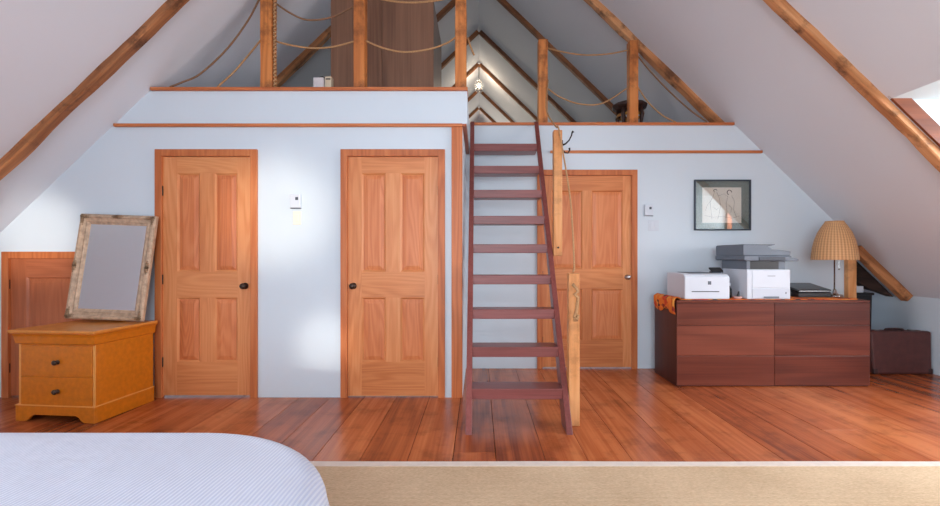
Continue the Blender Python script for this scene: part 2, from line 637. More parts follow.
def tube(bm, pts, r, n=8, closed_ends=True):
    pts = [Vector(p) for p in pts]
    rings = []
    up = Vector((0.13, 0.31, 0.94)).normalized()
    prev = None
    for i, p in enumerate(pts):
        t = (pts[min(i + 1, len(pts) - 1)] - pts[max(i - 1, 0)]).normalized()
        if prev is None:
            u = t.cross(up)
            if u.length < 1e-3:
                u = t.cross(Vector((1, 0, 0)))
        else:
            u = prev - t * prev.dot(t)
        u.normalize()
        prev = u
        v = t.cross(u)
        rr = r[i] if isinstance(r, (list, tuple)) else r
        rings.append([bm.verts.new(p + u * (rr * math.cos(2 * math.pi * k / n)) + v * (rr * math.sin(2 * math.pi * k / n))) for k in range(n)])
    for a, b in zip(rings, rings[1:]):
        for k in range(n):
            bm.faces.new((a[k], a[(k + 1) % n], b[(k + 1) % n], b[k]))
    if closed_ends:
        bm.faces.new(rings[0][::-1])
        bm.faces.new(rings[-1])
    bmesh.ops.recalc_face_normals(bm, faces=bm.faces[:])


def ball(bm, c, r, sx=1, sy=1, sz=1, u=12, v=8):
    ret = bmesh.ops.create_uvsphere(bm, u_segments=u, v_segments=v, radius=r)
    for w in ret['verts']:
        w.co = Vector((w.co.x * sx, w.co.y * sy, w.co.z * sz)) + Vector(c)


def cyl_y(bm, c, r, y0, y1, n=20):
    a = [bm.verts.new((c[0] + r * math.cos(2 * math.pi * i / n), y0, c[1] + r * math.sin(2 * math.pi * i / n))) for i in range(n)]
    b = [bm.verts.new((c[0] + r * math.cos(2 * math.pi * i / n), y1, c[1] + r * math.sin(2 * math.pi * i / n))) for i in range(n)]
    bm.faces.new(a)
    bm.faces.new(b[::-1])
    for i in range(n):
        bm.faces.new((a[i], b[i], b[(i + 1) % n], a[(i + 1) % n]))
    bmesh.ops.recalc_face_normals(bm, faces=bm.faces[:])


def at(px, py, d):
    """the point at depth d that the photograph shows at (px, py)"""
    return Vector(((px - 479.0) * d / F, d, CH + (257.0 - py) * d / F))


# ---------------------------------------------------------------- the room
RZ = 5.25
KL, KR = 0.95, 0.969
XK = 4.62
YB, YE = -2.6, 13.6
D1, D2 = 3.856, 4.861
LZ = 2.615


def zs(x):
    return RZ - (KR * x if x >= 0 else KL * -x)


# floor: dark bed below, planks on it
seams = [-4.7, -4.35, -4.0, -3.65, -3.33, -3.02, -2.7, -2.4, -2.0, -1.52, -1.26, -0.975, -0.7, -0.42, -0.155, 0.10, 0.39, 0.638,
         0.90, 1.20, 1.50, 1.79, 2.08, 2.36, 2.66, 2.95, 3.24, 3.52, 3.80, 4.10, 4.38, 4.7]
bm = bmesh.new()
for a, b in zip(seams, seams[1:]):
    y = YB - random.random() * 1.5
    while y < 5.75:
        y2 = min(y + random.uniform(4.2, 6.0), 5.8)
        if 5.75 - y2 < 1.2:
            y2 = 5.8
        g = random.uniform(0.001, 0.0022)
        box(bm, a + g, b - g, max(y, YB) + 0.0008, y2 - 0.0008, -0.03, 0.0)
        y = y2
floor = struct(obj('floor', bm, 'floor', bevel=0.0015, segs=1))
struct(obj('floor_slab', boxm(-4.75, 4.75, YB, 5.8, -0.10, -0.031), 'gap'))

T = 0.07
# sloping ceilings
DY0, DY1, DX = 1.15, 3.325, 3.0
LY0, LY1, LX = -1.95, 0.15, -3.0  # opening of the added left dormer
for nm, x0, x1, y0, y1 in (('ceiling_left', 0, LX, YB, YE), ('ceiling_left_low', LX, -XK, LY1, YE), ('ceiling_left_near', LX, -XK, YB, LY0),
                           ('ceiling_right', 0, DX, YB, YE), ('ceiling_right_low', DX, XK, DY1, YE), ('ceiling_right_near', DX, XK, YB, DY0)):
    bm = bmesh.new()
    prism_xz(bm, [(x0, zs(x0)), (x1, zs(x1)), (x1, zs(x1) + T * 1.4), (x0, zs(x0) + T * 1.4)], y0, y1)
    struct(obj(nm, bm, 'ceil'))
# knee walls
struct(obj('wall_left', boxm(-XK - 0.1, -XK, YB, 5.8, -0.03, zs(-XK) + 0.05), 'wall'))
struct(obj('wall_right', boxm(XK, XK + 0.1, YB, 5.8, -0.03, zs(XK) + 0.02), 'wall'))
# dormer
hz = zs(DX)
bm = bmesh.new()
prism_xz(bm, [(DX, hz - 0.002), (XK + 0.1, zs(XK + 0.1)), (XK + 0.1, hz)], DY1, DY1 + 0.05)
struct(obj('wall_dormer_cheek', bm, 'dormer'))
bm = bmesh.new()
prism_xz(bm, [(DX, hz - 0.002), (XK + 0.1, zs(XK + 0.1)), (XK + 0.1, hz)], DY0 - 0.05, DY0)
struct(obj('wall_dormer_cheek_near', bm, 'dormer'))
struct(obj('ceiling_dormer', boxm(DX, XK + 0.1, DY0 - 0.05, DY1 + 0.05, hz, hz + 0.06), 'dormer'))
bm = bmesh.new()
prism_xz(bm, [(DX - 0.02, zs(DX - 0.02)), (XK - 0.02, zs(XK - 0.02)), (XK - 0.02, zs(XK - 0.02) + 0.12), (DX - 0.02 + 0.075, zs(DX - 0.02) + 0.065)], DY1 - 0.022, DY1 - 0.002)
struct(obj('trim_dormer', bm, wood('dormer_trim_shaded_wood', (80, 36, 16), (112, 54, 26), (134, 70, 36), 'X', 0.5, 12, 3, 0.1)))  # wood colours darkened to carry the shade the trim lies in


lz = zs(LX)  # left dormer added out of view to let fill light onto the slopes
for nm, y0, y1 in (('wall_added_dormer', LY1, LY1 + 0.05), ('wall_added_dormer_near', LY0 - 0.05, LY0)):
    bm = bmesh.new()
    prism_xz(bm, [(LX, lz - 0.002), (-XK - 0.1, zs(-XK - 0.1)), (-XK - 0.1, lz)], y0, y1)
    struct(obj(nm, bm, 'dormer'))
struct(obj('ceiling_added_dormer', boxm(-XK - 0.1, LX, LY0 - 0.05, LY1 + 0.05, lz, lz + 0.06), 'dormer'))


def window(name, w, h, fw=0.06, mull=1):
    """a framed pane in the XZ plane, looking along Y, centred on its own origin"""
    o = bpy.data.objects.new(name, None)
    COL.objects.link(o)
    struct(o)
    bm = bmesh.new()
    xs = [-w / 2, -w / 2 + fw] + [v for i in range(1, mull + 1) for v in (-w / 2 + i * w / (mull + 1) - fw / 2, -w / 2 + i * w / (mull + 1) + fw / 2)] + [w / 2 - fw, w / 2]
    zz = [-h / 2, -h / 2 + fw, h / 2 - fw, h / 2]
    for i in range(len(xs) - 1):
        for j in range(3):
            if i % 2 == 1 and j == 1:
                continue
            box(bm, xs[i], xs[i + 1], -0.04, 0.04, zz[j], zz[j + 1])
    bmesh.ops.remove_doubles(bm, verts=bm.verts[:], dist=1e-5)
    obj('window_frame', bm, 'case_v', o)
    obj('window_pane', boxm(-w / 2 + fw / 2, w / 2 - fw / 2, -0.004, 0.004, -h / 2 + fw / 2, h / 2 - fw / 2), 'pane', o)
    return o


w = window('window_1', 3.2, 2.6, mull=2)
w.location = (0, YB - 0.05, 1.75)
w = window('window_2', DY1 - DY0, hz - zs(XK), mull=1)
w.rotation_euler = (0, 0, R(90))
w.location = (XK + 0.05, (DY0 + DY1) / 2, (hz + zs(XK)) / 2)
w = window('window_added_left', LY1 - LY0, lz - zs(-XK), mull=1)  # unseen window of the added left dormer
w.rotation_euler = (0, 0, R(90))
w.location = (-XK - 0.05, (LY0 + LY1) / 2, (lz + zs(-XK)) / 2)
# gable wall behind the bed with an opening for the tall window
bm = bmesh.new()
for pts in ([(-XK, 0), (-1.6, 0), (-1.6, zs(-1.6)), (-XK, zs(-XK))], [(1.6, 0), (XK, 0), (XK, zs(XK)), (1.6, zs(1.6))],
            [(-1.6, 3.05), (1.6, 3.05), (1.6, zs(1.6)), (0, RZ), (-1.6, zs(-1.6))], [(-1.6, 0), (1.6, 0), (1.6, 0.45), (-1.6, 0.45)]):
    prism_xz(bm, pts, YB - 0.1, YB)
struct(obj('wall_back', bm, 'wall'))
# far gable wall of the loft, with a small unseen window passing the warm fill
bm = bmesh.new()
q = zs(0.4)
for pts in ([(-2.9, 2.4), (-0.4, 2.4), (-0.4, zs(-0.4)), (-2.9, zs(-2.9))], [(0.4, 2.4), (2.9, 2.4), (2.9, zs(2.9)), (0.4, zs(0.4))],
            [(-0.4, 4.15), (0.4, 4.15), (0.4, zs(0.4)), (0, RZ), (-0.4, zs(-0.4))], [(-0.4, 2.4), (0.4, 2.4), (0.4, 3.3), (-0.4, 3.3)]):
    prism_xz(bm, pts, YE - 0.1, YE)
struct(obj('wall_loft_gable', bm, 'ceil'))
w = window('window_3', 0.8, 0.85, 0.05, 1)
w.location = (0, YE - 0.05, 3.725)

# front wall of the closets (left), notched for two tall doors
XC, XF = -0.14, -0.10


def door_notches(doors, x0, x1):
    p = [(x0, 0)]
    for a, b, h in doors:
        p += [(a, 0), (a, h), (b, h), (b, 0)]
    p += [(x1, 0)]
    return p


DL = (-2.737, -1.873, 2.10)
DM = (-1.169, -0.288, 2.10)
DS = (-4.03, -2.99, 1.235)
DR = (0.62, 1.688, 2.12)
bm = bmesh.new()
prism_xz(bm, door_notches([DS, DL, DM], -XK, XC) + [(XC, LZ - 0.02), (-(RZ - LZ + 0.02) / KL, LZ - 0.02), (-XK, zs(-XK))], D1, D1 + 0.10)
struct(obj('wall_front', bm, 'wall'))
bm = bmesh.new()
prism_xz(bm, [(XC, 2.315), (XF, 2.315), (XF, LZ - 0.02), (XC, LZ - 0.02)], D1, D2)
struct(obj('wall_front_fascia', bm, 'wall'))
struct(obj('wall_side', boxm(XC - 0.1, XC, D1 + 0.10, D2, 0, LZ - 0.02), 'wall'))
XP = 3.955
bm = bmesh.new()
prism_xz(bm, door_notches([DR], XC - 0.1, XP) + [(XP, zs(XP)), ((RZ - LZ + 0.02) / KR, LZ - 0.02), (XC - 0.1, LZ - 0.02)], D2, D2 + 0.03)
struct(obj('wall_end', bm, 'wall'))
struct(obj('wall_alcove', boxm(3.5, XK, 5.7, 5.8, 0, zs(3.5)), 'wall'))
# loft floor
bm = bmesh.new()
xl, xr = -(RZ - 2.45) / KL, (RZ - 2.45) / KR
prism_xz(bm, [(xl, 2.45), (xr, 2.45), ((RZ - LZ) / KR, LZ - 0.02), (-(RZ - LZ) / KL, LZ - 0.02)], D2 + 0.03, YE - 0.1)
struct(obj('floor_loft', bm, 'wall'))
bm = bmesh.new()
prism_xz(bm, [(xl, 2.45), (XC - 0.1, 2.45), (XC - 0.1, LZ - 0.02), (-(RZ - LZ) / KL, LZ - 0.02)], D1 + 0.1, D2 + 0.03)
struct(obj('floor_loft_front', bm, 'wall'))
# ledge caps and picture-rail trims
struct(obj('trim_1', boxm(-(RZ - LZ) / KL + 0.005, XF + 0.004, D1 - 0.03, D1 + 0.12, LZ - 0.02, LZ + 0.006), 'case_h', bevel=0.003))
struct(obj('trim_2', boxm(XF + 0.006, (RZ - LZ) / KR - 0.005, D2 - 0.03, D2 + 0.12, LZ - 0.02, LZ + 0.006), 'case_h', bevel=0.003))
tz = 2.315
struct(obj('trim_3', boxm(-(RZ - tz) / KL + 0.01, XC, D1 - 0.028, D1, tz - 0.026, tz), 'case_h', bevel=0.003))
bm = boxm(XC, XC + 0.034, D1 - 0.028, D2 - 0.002, tz - 0.026, tz - 0.004)
struct(obj('trim_4', bm, 'case_y', bevel=0.002))
struct(obj('trim_5', boxm(0.76, (RZ - tz) / KR - 0.01, D2 - 0.022, D2, tz - 0.018, tz + 0.010), 'case_h', bevel=0.003))
struct(obj('trim_6', boxm(-0.232, XC - 0.0, D1 - 0.02, D1, 0, tz - 0.026), 'case_v', bevel=0.003))
# post that ends the wall beside the lamp
tag(obj('wall_post', boxm(XP - 0.055, XP + 0.035, D2 - 0.055, D2 + 0.06, 0, 1.36), 'newel', bevel=0.004), 'short upright timber at the end of the white wall behind the wicker lamp', 'post')


# ---------------------------------------------------------------- rafters
def rafter(name, d0, width, p, side, x_from, x_to, mat, rough=0.006, seed=0, n=60, emb=0.004):
    """hewn timber hugging the slope, from near face d0 to d0+width, standing p proud of the ceiling"""
    bm = bmesh.new()
    rnd = random.Random(seed)
    k = (KR if side > 0 else KL)
    L = math.sqrt(1 + k * k)
    nx, nz = -side * k / L, -1.0 / L
    prev = None
    o1 = rnd.random() * 50
    for i in range(n + 1):
        x = side * (x_from + (x_to - x_from) * i / n)
        z = zs(x)
        w1 = noise.noise((x * 3.1 + o1, 1.3, 0)) * rough + noise.noise((x * 11 + o1, 4.3, 0)) * rough * 0.5
        w2 = noise.noise((x * 2.7 + o1, 7.7, 0)) * rough + noise.noise((x * 13 + o1, 9.3, 0)) * rough * 0.5
        w3 = noise.noise((x * 3.3 + o1, 12.7, 0)) * rough
        pp = p + w2
        ring = []
        for (q, d) in ((-emb, d0 + w1), (pp * 0.85, d0 + w1), (pp, d0 + 0.010 + w1), (pp + w3 * .4, d0 + width * .5), (pp, d0 + width - 0.008 + w3), (-emb, d0 + width + w3)):
            ring.append(bm.verts.new((x + nx * q, d, z + nz * q)))
        if prev:
            for a in range(6):
                bm.faces.new((prev[a], prev[(a + 1) % 6], ring[(a + 1) % 6], ring[a]))
        else:
            bm.faces.new(ring)
        prev = ring
    bm.faces.new(prev[::-1])
    bmesh.ops.recalc_face_normals(bm, faces=bm.faces[:])
    return obj(name, bm, mat + ('right' if side > 0 else 'left'))


RG = 'rafters along the roof slopes'
XM = XK - 0.02
rf = [(3.345, 0.085, 0.052, -1, 0.041, XM, 'beam', 'rough hewn brown rafter crossing the grey slope above the leaning gilt mirror'),
      (3.330, 0.085, 0.052, 1, 0.041, XM, 'beam', 'rough hewn brown rafter beside the bright dormer opening'),
      (4.955, 0.09, 0.06, -1, 0.041, 2.75, 'beam', 'rafter in the loft rising behind the small boxes to the brown wardrobe'),
      (4.955, 0.10, 0.06, 1, 0.041, 2.72, 'beam', 'orange brown rafter running down to the loft ledge above the framed drawing'),
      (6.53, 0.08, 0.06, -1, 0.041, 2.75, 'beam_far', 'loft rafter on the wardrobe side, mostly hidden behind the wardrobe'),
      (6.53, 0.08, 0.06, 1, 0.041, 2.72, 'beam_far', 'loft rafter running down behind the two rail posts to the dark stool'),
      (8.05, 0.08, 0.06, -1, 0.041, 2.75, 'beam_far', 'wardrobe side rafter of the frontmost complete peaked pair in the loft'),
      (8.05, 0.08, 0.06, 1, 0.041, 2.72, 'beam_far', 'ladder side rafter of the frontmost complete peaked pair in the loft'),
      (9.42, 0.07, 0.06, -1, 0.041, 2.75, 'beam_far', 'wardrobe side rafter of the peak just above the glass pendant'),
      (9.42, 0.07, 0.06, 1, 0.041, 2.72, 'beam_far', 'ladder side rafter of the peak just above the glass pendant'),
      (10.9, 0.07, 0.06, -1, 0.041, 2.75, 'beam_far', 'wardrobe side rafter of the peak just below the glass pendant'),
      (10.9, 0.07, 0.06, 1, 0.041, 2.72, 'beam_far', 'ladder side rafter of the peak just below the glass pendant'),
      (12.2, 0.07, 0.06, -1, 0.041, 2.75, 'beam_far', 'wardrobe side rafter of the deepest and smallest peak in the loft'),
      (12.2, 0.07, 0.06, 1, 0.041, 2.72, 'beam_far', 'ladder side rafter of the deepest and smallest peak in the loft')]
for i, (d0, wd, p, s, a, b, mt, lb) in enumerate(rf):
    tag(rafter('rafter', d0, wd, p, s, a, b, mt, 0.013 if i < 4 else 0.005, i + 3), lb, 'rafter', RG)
# cut foot of the rafter beyond the wall end, with the dark rough brace below it
o = rafter('rafter', 4.83, 0.09, 0.085, 1, 4.06, 4.612, 'beam', 0.005, 41, 16, -0.004)
tag(o, 'cut rafter foot with a brown face sloping down above the leather suitcase', 'rafter')
bm = bmesh.new()
e = lambda x, q: (x - KR / 1.39 * q, zs(x) - q / 1.39)
pts = [e(3.99, 0.06), e(4.60, 0.06), (4.52, zs(4.60) - 0.03), (4.42, 0.80), (4.28, 0.84), (4.12, 0.94), (4.06, 1.05)]
prism_xz(bm, pts, 4.99, 5.10)
tag(obj('timber_brace', bm, 'beam_dark', bevel=0.008), 'dark rough timber brace under the cut rafter foot', 'brace')


# ---------------------------------------------------------------- doors
def panel_door(name, x0, x1, ztop, d, hinge, label, knob_x, knob_z, knob_mat, rects, slab, mats, cw=0.058, recess=0.012, hinges=(0.3, 1.0, 1.75)):
    """casing + slab with raised panels, built in the wall plane at depth d"""
    root = thing(name, label, 'door', (x0, d, 0))
    struct(root)
    w = x1 - x0
    bm = bmesh.new()
    prism_xz(bm, [(0, 0), (cw, 0), (cw, ztop - cw), (w - cw, ztop - cw), (w - cw, 0), (w, 0), (w, ztop), (0, ztop)], -0.02, 0.02)
    for f in bm.faces:
        f.material_index = 0
    obj('door_casing', bm, [mats[3], mats[4]], root, bevel=0.003)
    a, b, z0, z1 = slab
    # slab front as a grid with recesses where the panels sit
    xs = sorted({a, b} | {r[0] for r in rects} | {r[1] for r in rects})
    zz = sorted({z0, z1} | {r[2] for r in rects} | {r[3] for r in rects})
    bm = bmesh.new()
    yf, yr, yb = 0.004, 0.004 + recess, 0.035
    inx0, inx1 = min(r[0] for r in rects), max(r[1] for r in rects)
    V = {}

    def v(x, y, z):
        kk = (round(x, 5), round(y, 5), round(z, 5))
        if kk not in V:
            V[kk] = bm.verts.new((x, y, z))
        return V[kk]
    for i in range(len(xs) - 1):
        for j in range(len(zz) - 1):
            xa, xb, za, zb = xs[i], xs[i + 1], zz[j], zz[j + 1]
            cx, cz = (xa + xb) / 2, (za + zb) / 2
            if any(r[0] < cx < r[1] and r[2] < cz < r[3] for r in rects):
                continue
            f = bm.faces.new((v(xa, yf, za), v(xb, yf, za), v(xb, yf, zb), v(xa, yf, zb)))
            rail = not any(r[2] < cz < r[3] for r in rects)
            f.material_index = 1 if (rail and inx0 < cx < inx1) else 0
    for r in rects:
        c = [(r[0], r[2]), (r[1], r[2]), (r[1], r[3]), (r[0], r[3])]
        g = 0.014
        ci = [(r[0] + g, r[2] + g), (r[1] - g, r[2] + g), (r[1] - g, r[3] - g), (r[0] + g, r[3] - g)]
        for k in range(4):
            p, q, pi, qi = c[k], c[(k + 1) % 4], ci[k], ci[(k + 1) % 4]
            f = bm.faces.new((v(p[0], yf, p[1]), v(q[0], yf, q[1]), v(qi[0], yr, qi[1]), v(pi[0], yr, pi[1])))
            f.material_index = 1 if k % 2 == 0 else 0
        bm.faces.new([v(x, yr, z) for x, z in ci])
    # back and edges
    box(bm, a, b, yf + recess + 0.002, yb, z0, z1)
    for (p, q) in (((a, z0), (b, z0)), ((b, z0), (b, z1)), ((b, z1), (a, z1)), ((a, z1), (a, z0))):
        bm.faces.new([bm.verts.new(c) for c in ((p[0], yf, p[1]), (q[0], yf, q[1]), (q[0], yb, q[1]), (p[0], yb, p[1]))])
    bmesh.ops.remove_doubles(bm, verts=bm.verts[:], dist=1e-5)
    bmesh.ops.recalc_face_normals(bm, faces=bm.faces[:])
    slab_o = obj('door_slab', bm, [mats[0], mats[1]], root)
    for r in rects:
        bm = bmesh.new()
        g, s = 0.016, 0.05
        o_ = [(r[0] + g, r[2] + g), (r[1] - g, r[2] + g), (r[1] - g, r[3] - g), (r[0] + g, r[3] - g)]
        i_ = [(r[0] + s, r[2] + s), (r[1] - s, r[2] + s), (r[1] - s, r[3] - s), (r[0] + s, r[3] - s)]
        A = [bm.verts.new((x, yr + 0.001, z)) for x, z in o_]
        A2 = [bm.verts.new((x, yr - 0.002, z)) for x, z in o_]
        B = [bm.verts.new((x, yf + 0.002, z)) for x, z in i_]
        for k in range(4):
            j = (k + 1) % 4
            bm.faces.new((A[k], A[j], A2[j], A2[k]))
            bm.faces.new((A2[k], A2[j], B[j], B[k]))
        bm.faces.new(B)
        bm.faces.new(A[::-1])
        bmesh.ops.recalc_face_normals(bm, faces=bm.faces[:])
        obj('raised_panel', bm, mats[2], slab_o)
    if knob_x is not None:
        bm = bmesh.new()
        lathe(bm, [(0, 0), (0.027, 0), (0.027, 0.005), (0.010, 0.010), (0.009, 0.028), (0.020, 0.036), (0.026, 0.048), (0.022, 0.058), (0, 0.062)], 20)
        bmesh.ops.rotate(bm, verts=bm.verts[:], cent=(0, 0, 0), matrix=Matrix.Rotation(R(90), 3, 'X'))
        k = obj('door_knob', bm, knob_mat, slab_o, smooth=True, loc=(knob_x, yf, knob_z))
    for hzz in hinges:
        hx = a - 0.002 if hinge == 'l' else b + 0.002
        bm = bmesh.new()
        lathe(bm, [(0, -0.045), (0.004, -0.042), (0.007, -0.038), (0.007, 0.038), (0.004, 0.042), (0, 0.045)], 10)
        obj('hinge', bm, 'iron', root, smooth=True, loc=(hx, -0.004, hzz))
    return root


FIR = ('fir_v', 'fir_h', 'fir_p', 'case_v', 'case_h')


def four(a, w, s, m):
    """four panel rects for a slab from x=a, width w, stiles s, middle stile m"""
    pw = (w - 2 * s - m) / 2
    xs = [(a + s, a + s + pw), (a + s + pw + m, a + w - s)]
    return [(x0, x1, z0, z1) for z0, z1 in ((0.30, 0.845), (1.065, 1.90)) for x0, x1 in xs]


panel_door('door_1', *DL, D1, 'l', 'tall four-panel orange fir door beside the leaning gilt mirror', 0.755, 0.945, 'knob',
           four(0.058, 0.748, 0.118, 0.125), (0.058, 0.806, 0.016, 2.04), FIR)
panel_door('door_2', *DM, D1, 'r', 'tall four-panel orange fir door nearest the maroon ladder, knob on its hinge-free edge', 0.105, 0.945, 'knob',
           four(0.056, 0.769, 0.118, 0.125), (0.056, 0.825, 0.010, 2.04), FIR)
panel_door('door_3', *DR, D2, 'l', 'wide four-panel orange fir door behind the ladder and newel posts', 0.962, 0.975, 'steel',
           four(0.058, 0.952, 0.092, 0.095), (0.058, 1.010, 0.012, 2.06), FIR)
panel_door('door_4', *DS, D1, 'l', 'low reddish single-panel door in the wall behind the honey chest', None, 0, 'knob',
           [(0.19, 0.85, 0.14, 1.02)], (0.055, 0.985, 0.012, 1.18), ('red_v', 'red_h', 'red_v', 'case_v', 'case_h'), hinges=(0.25, 0.96))

# ---------------------------------------------------------------- ladder
lad = thing('loft_ladder', 'maroon wooden ladder with nine flat treads leaning up to the loft', 'ladder', (0.285, 3.0, 0))
run0, run1 = 0.045, 1.80        # local y of the rail line at z=0 and z=2.6
sl = (run1 - run0) / 2.6


def ly(z):
    return run0 + sl * z


for x0, x1, lb in ((-0.376, -0.334, 0), (0.302, 0.344, 0)):
    bm = bmesh.new()
    hw = 0.095
    ztop = 2.63
    prism_yz(bm, [(ly(0) - 0.005, 0), (ly(0) + 2 * hw, 0), (ly(ztop) + 2 * hw - 0.02, ztop - 0.02), (ly(ztop) + 0.02, ztop), (ly(ztop) - 0.0, ztop - 0.01)], x0, x1)
    bmesh.ops.translate(bm, verts=bm.verts[:], vec=(0, 0, 0))
    # keep the top clear of the ledge
    for v in bm.verts:
        v.co.y = min(v.co.y, D2 - 0.032 - 3.0)
    obj('rail', bm, 'ladder_v', lad, bevel=0.004)
for i in range(1, 10):
    z = 0.26 * i
    y = ly(z)
    obj('tread', boxm(-0.336, 0.304, y - 0.012, min(y + 0.175, D2 - 3.04), z - 0.075, z), 'ladder', lad, bevel=0.004)

# newel posts bolted to the outside of the ladder
o = thing('newel_post', 'lower square newel post standing on the floor outside the ladder', 'post', (0.670, 3.235, 0), group='newel posts of the ladder')
obj('post_shaft', boxm(-0.038, 0.038, -0.04, 0.04, 0, 1.075), 'newel', o, bevel=0.005)
o = thing('newel_post', 'upper newel post beside the ladder top carrying the iron coat hook', 'post', (0.668, 3.88, 1.20), group='newel posts of the ladder')
obj('post_shaft', boxm(-0.036, 0.036, -0.036, 0.036, 0.0, 1.065), 'newel', o, bevel=0.005)
bm = bmesh.new()
cyl_y(bm, (0.0, 0.07), 0.008, -0.045, -0.030, 10)
obj('bolt', bm, 'iron', o)
# coat hook
ck = thing('coat_hook', 'dark iron double coat hook on the upper newel post', 'hook', (0.7045, 3.86, 2.13))
obj('hook_plate', boxm(0, 0.006, -0.012, 0.012, -0.05, 0.05), 'iron', ck, bevel=0.002)
bm = bmesh.new()
tube(bm, [(0.004, 0, 0.01), (0.03, 0, 0.02), (0.06, 0, 0.05), (0.08, 0, 0.09), (0.085, 0, 0.115), (0.095, 0, 0.125)], [0.008, 0.007, 0.006, 0.006, 0.007, 0.011])
obj('upper_hook', bm, 'iron', ck, smooth=True)
bm = bmesh.new()
tube(bm, [(0.004, 0, -0.03), (0.025, 0, -0.055), (0.05, 0, -0.058), (0.065, 0, -0.035), (0.062, 0, -0.015)], [0.007, 0.006, 0.006, 0.006, 0.009])
obj('lower_hook', bm, 'iron', ck, smooth=True)

# ---------------------------------------------------------------- loft railing
PG = 'square posts of the loft railing'


def rail_post(x, y, h, w, label, d=0.10):
    bm = bmesh.new()
    n = 14
    prev = None
    o1 = random.random() * 40
    for i in range(n + 1):
        z = h * i / n
        j = 0.004
        c = [(-w / 2, -d / 2), (w / 2, -d / 2), (w / 2, d / 2), (-w / 2, d / 2)]
        ring = [bm.verts.new((cx + j * noise.noise((o1 + k * 7, z * 3, 0)), cy + j * noise.noise((o1 + k * 5, z * 3, 9)), z)) for k, (cx, cy) in enumerate(c)]
        if prev:
            for a in range(4):
                bm.faces.new((prev[a], prev[(a + 1) % 4], ring[(a + 1) % 4], ring[a]))
        else:
            bm.faces.new(ring)
        prev = ring
    bm.faces.new(prev[::-1])
    bmesh.ops.recalc_face_normals(bm, faces=bm.faces[:])
    o = obj('railing_post', bm, 'post', None, bevel=0.006, loc=(x, y, LZ + 0.006))
    return tag(o, label, 'post', PG)


PD = D1 + 0.03
XP1 = (268.5 - 479) * PD / F
XP2 = (360.5 - 479) * PD / F
XP3 = (461.0 - 479) * PD / F
rail_post(XP1, PD, 0.93, 0.10, 'loft railing post above the tall door beside the mirror, rope wound on its edge')
rail_post(XP2, PD, 0.93, 0.095, 'loft railing post standing in front of the brown wardrobe')
rail_post(XP3, PD, 0.93, 0.095, 'loft railing post above the corner trim, short rope tail hanging from it')
PR = D2 + 0.03
XP4 = (542.5 - 479) * PR / F
XP5 = (632.5 - 479) * PR / F
rail_post(XP4, PR, 0.89, 0.10, 'loft railing post at the top of the maroon ladder')
rail_post(XP5, PR, 0.88, 0.095, 'loft railing post in front of the dark carved stool')


def rope(name, pts, label, r=0.008, mat='rope', n=24, cat='rope', group='ropes of the loft railing'):
    P = [Vector(p) for p in pts]
    # Catmull-Rom through the given points
    out = []
    Q = [P[0] * 2 - P[1]] + P + [P[-1] * 2 - P[-2]]
    for i in range(1, len(Q) - 2):
        for k in range(n):
            t = k / n
            a, b, c, d = Q[i - 1], Q[i], Q[i + 1], Q[i + 2]
            out.append(0.5 * ((2 * b) + (-a + c) * t + (2 * a - 5 * b + 4 * c - d) * t * t + (-a + 3 * b - 3 * c + d) * t ** 3))
    out.append(P[-1])
    bm = bmesh.new()
    tube(bm, out, r, 7)
    o = obj(name, bm, mat, smooth=True)
    return tag(o, label, cat, group)


def A(px, py, d=PD):
    return at(px, py, d)


rope('railing_rope', [A(261, -4), A(247, 22), A(226, 50), A(200, 74), A(183, 82), A(170, 87)], 'upper rope from the wound post curving down to the sloping ceiling end of the ledge', mat='rope_dark')
rope('railing_rope', [A(261, 40), A(247, 57), A(234, 72), A(222, 83), A(217, 88)], 'lower rope from the wound post curving down to the ledge above the tall door')
rope('railing_rope', [A(274, 2, PD + .02), A(290, 13, PD + .02), A(308, 20, PD + .02), A(332, 17, PD + .02), A(356, 5, PD + .02)], 'upper rope sagging from the wound post to the wardrobe post', mat='rope_dark')
rope('railing_rope', [A(274, 41), A(290, 45), A(310, 48), A(332, 47), A(356, 41)], 'lower rope sagging above the small boxes')
rope('railing_rope', [A(366, -6), A(385, 0), A(412, 2.5), A(440, 0), A(456, -5)], 'upper rope sagging across the top of the wardrobe')
rope('railing_rope', [A(366, 41), A(383, 48), A(405, 52), A(430, 49), A(447, 43), A(456, 37)], 'lower rope sagging across the middle of the wardrobe')
rope('railing_rope', [A(468, 38, PD + .03), A(470, 45, PD + .01), A(474, 55, PD)], 'short loose rope tail hanging off the corner railing post')
rope('railing_rope', [A(547, 48, PR), A(563, 52, PR), A(585, 55, PR), A(608, 54, PR), A(629, 50, PR)], 'upper rope sagging between the two posts on the ladder side', group='ropes of the loft railing')
rope('railing_rope', [A(547, 88, PR), A(560, 97, PR), A(580, 104, PR), A(603, 103, PR), A(629, 87, PR)], 'lower rope sagging between the two posts on the ladder side')
rope('railing_rope', [A(637, 55, PR), A(650, 71, PR), A(670, 92, PR), A(690, 110, PR), A(707, 122, PR)], 'upper rope from the stool post down to the ledge', mat='rope_dark')
rope('railing_rope', [A(637, 86, PR), A(648, 102, PR), A(662, 115, PR), A(676, 122.5, PR)], 'lower rope from the stool post down to the ledge')
hp = [A(548.0, 80, PR - 0.065), Vector((0.645, 4.35, 2.60)), Vector((0.662, 3.92, 2.315)), Vector((0.668, 3.83, 2.278)), Vector((0.690, 3.74, 2.05)), Vector((0.708, 3.52, 1.62)), Vector((0.690, 3.30, 1.16)), Vector((0.670, 3.235, 1.084))]
rope('handrail_rope', hp, 'rope handrail running from the loft post over both newel posts', r=0.007, group=None)
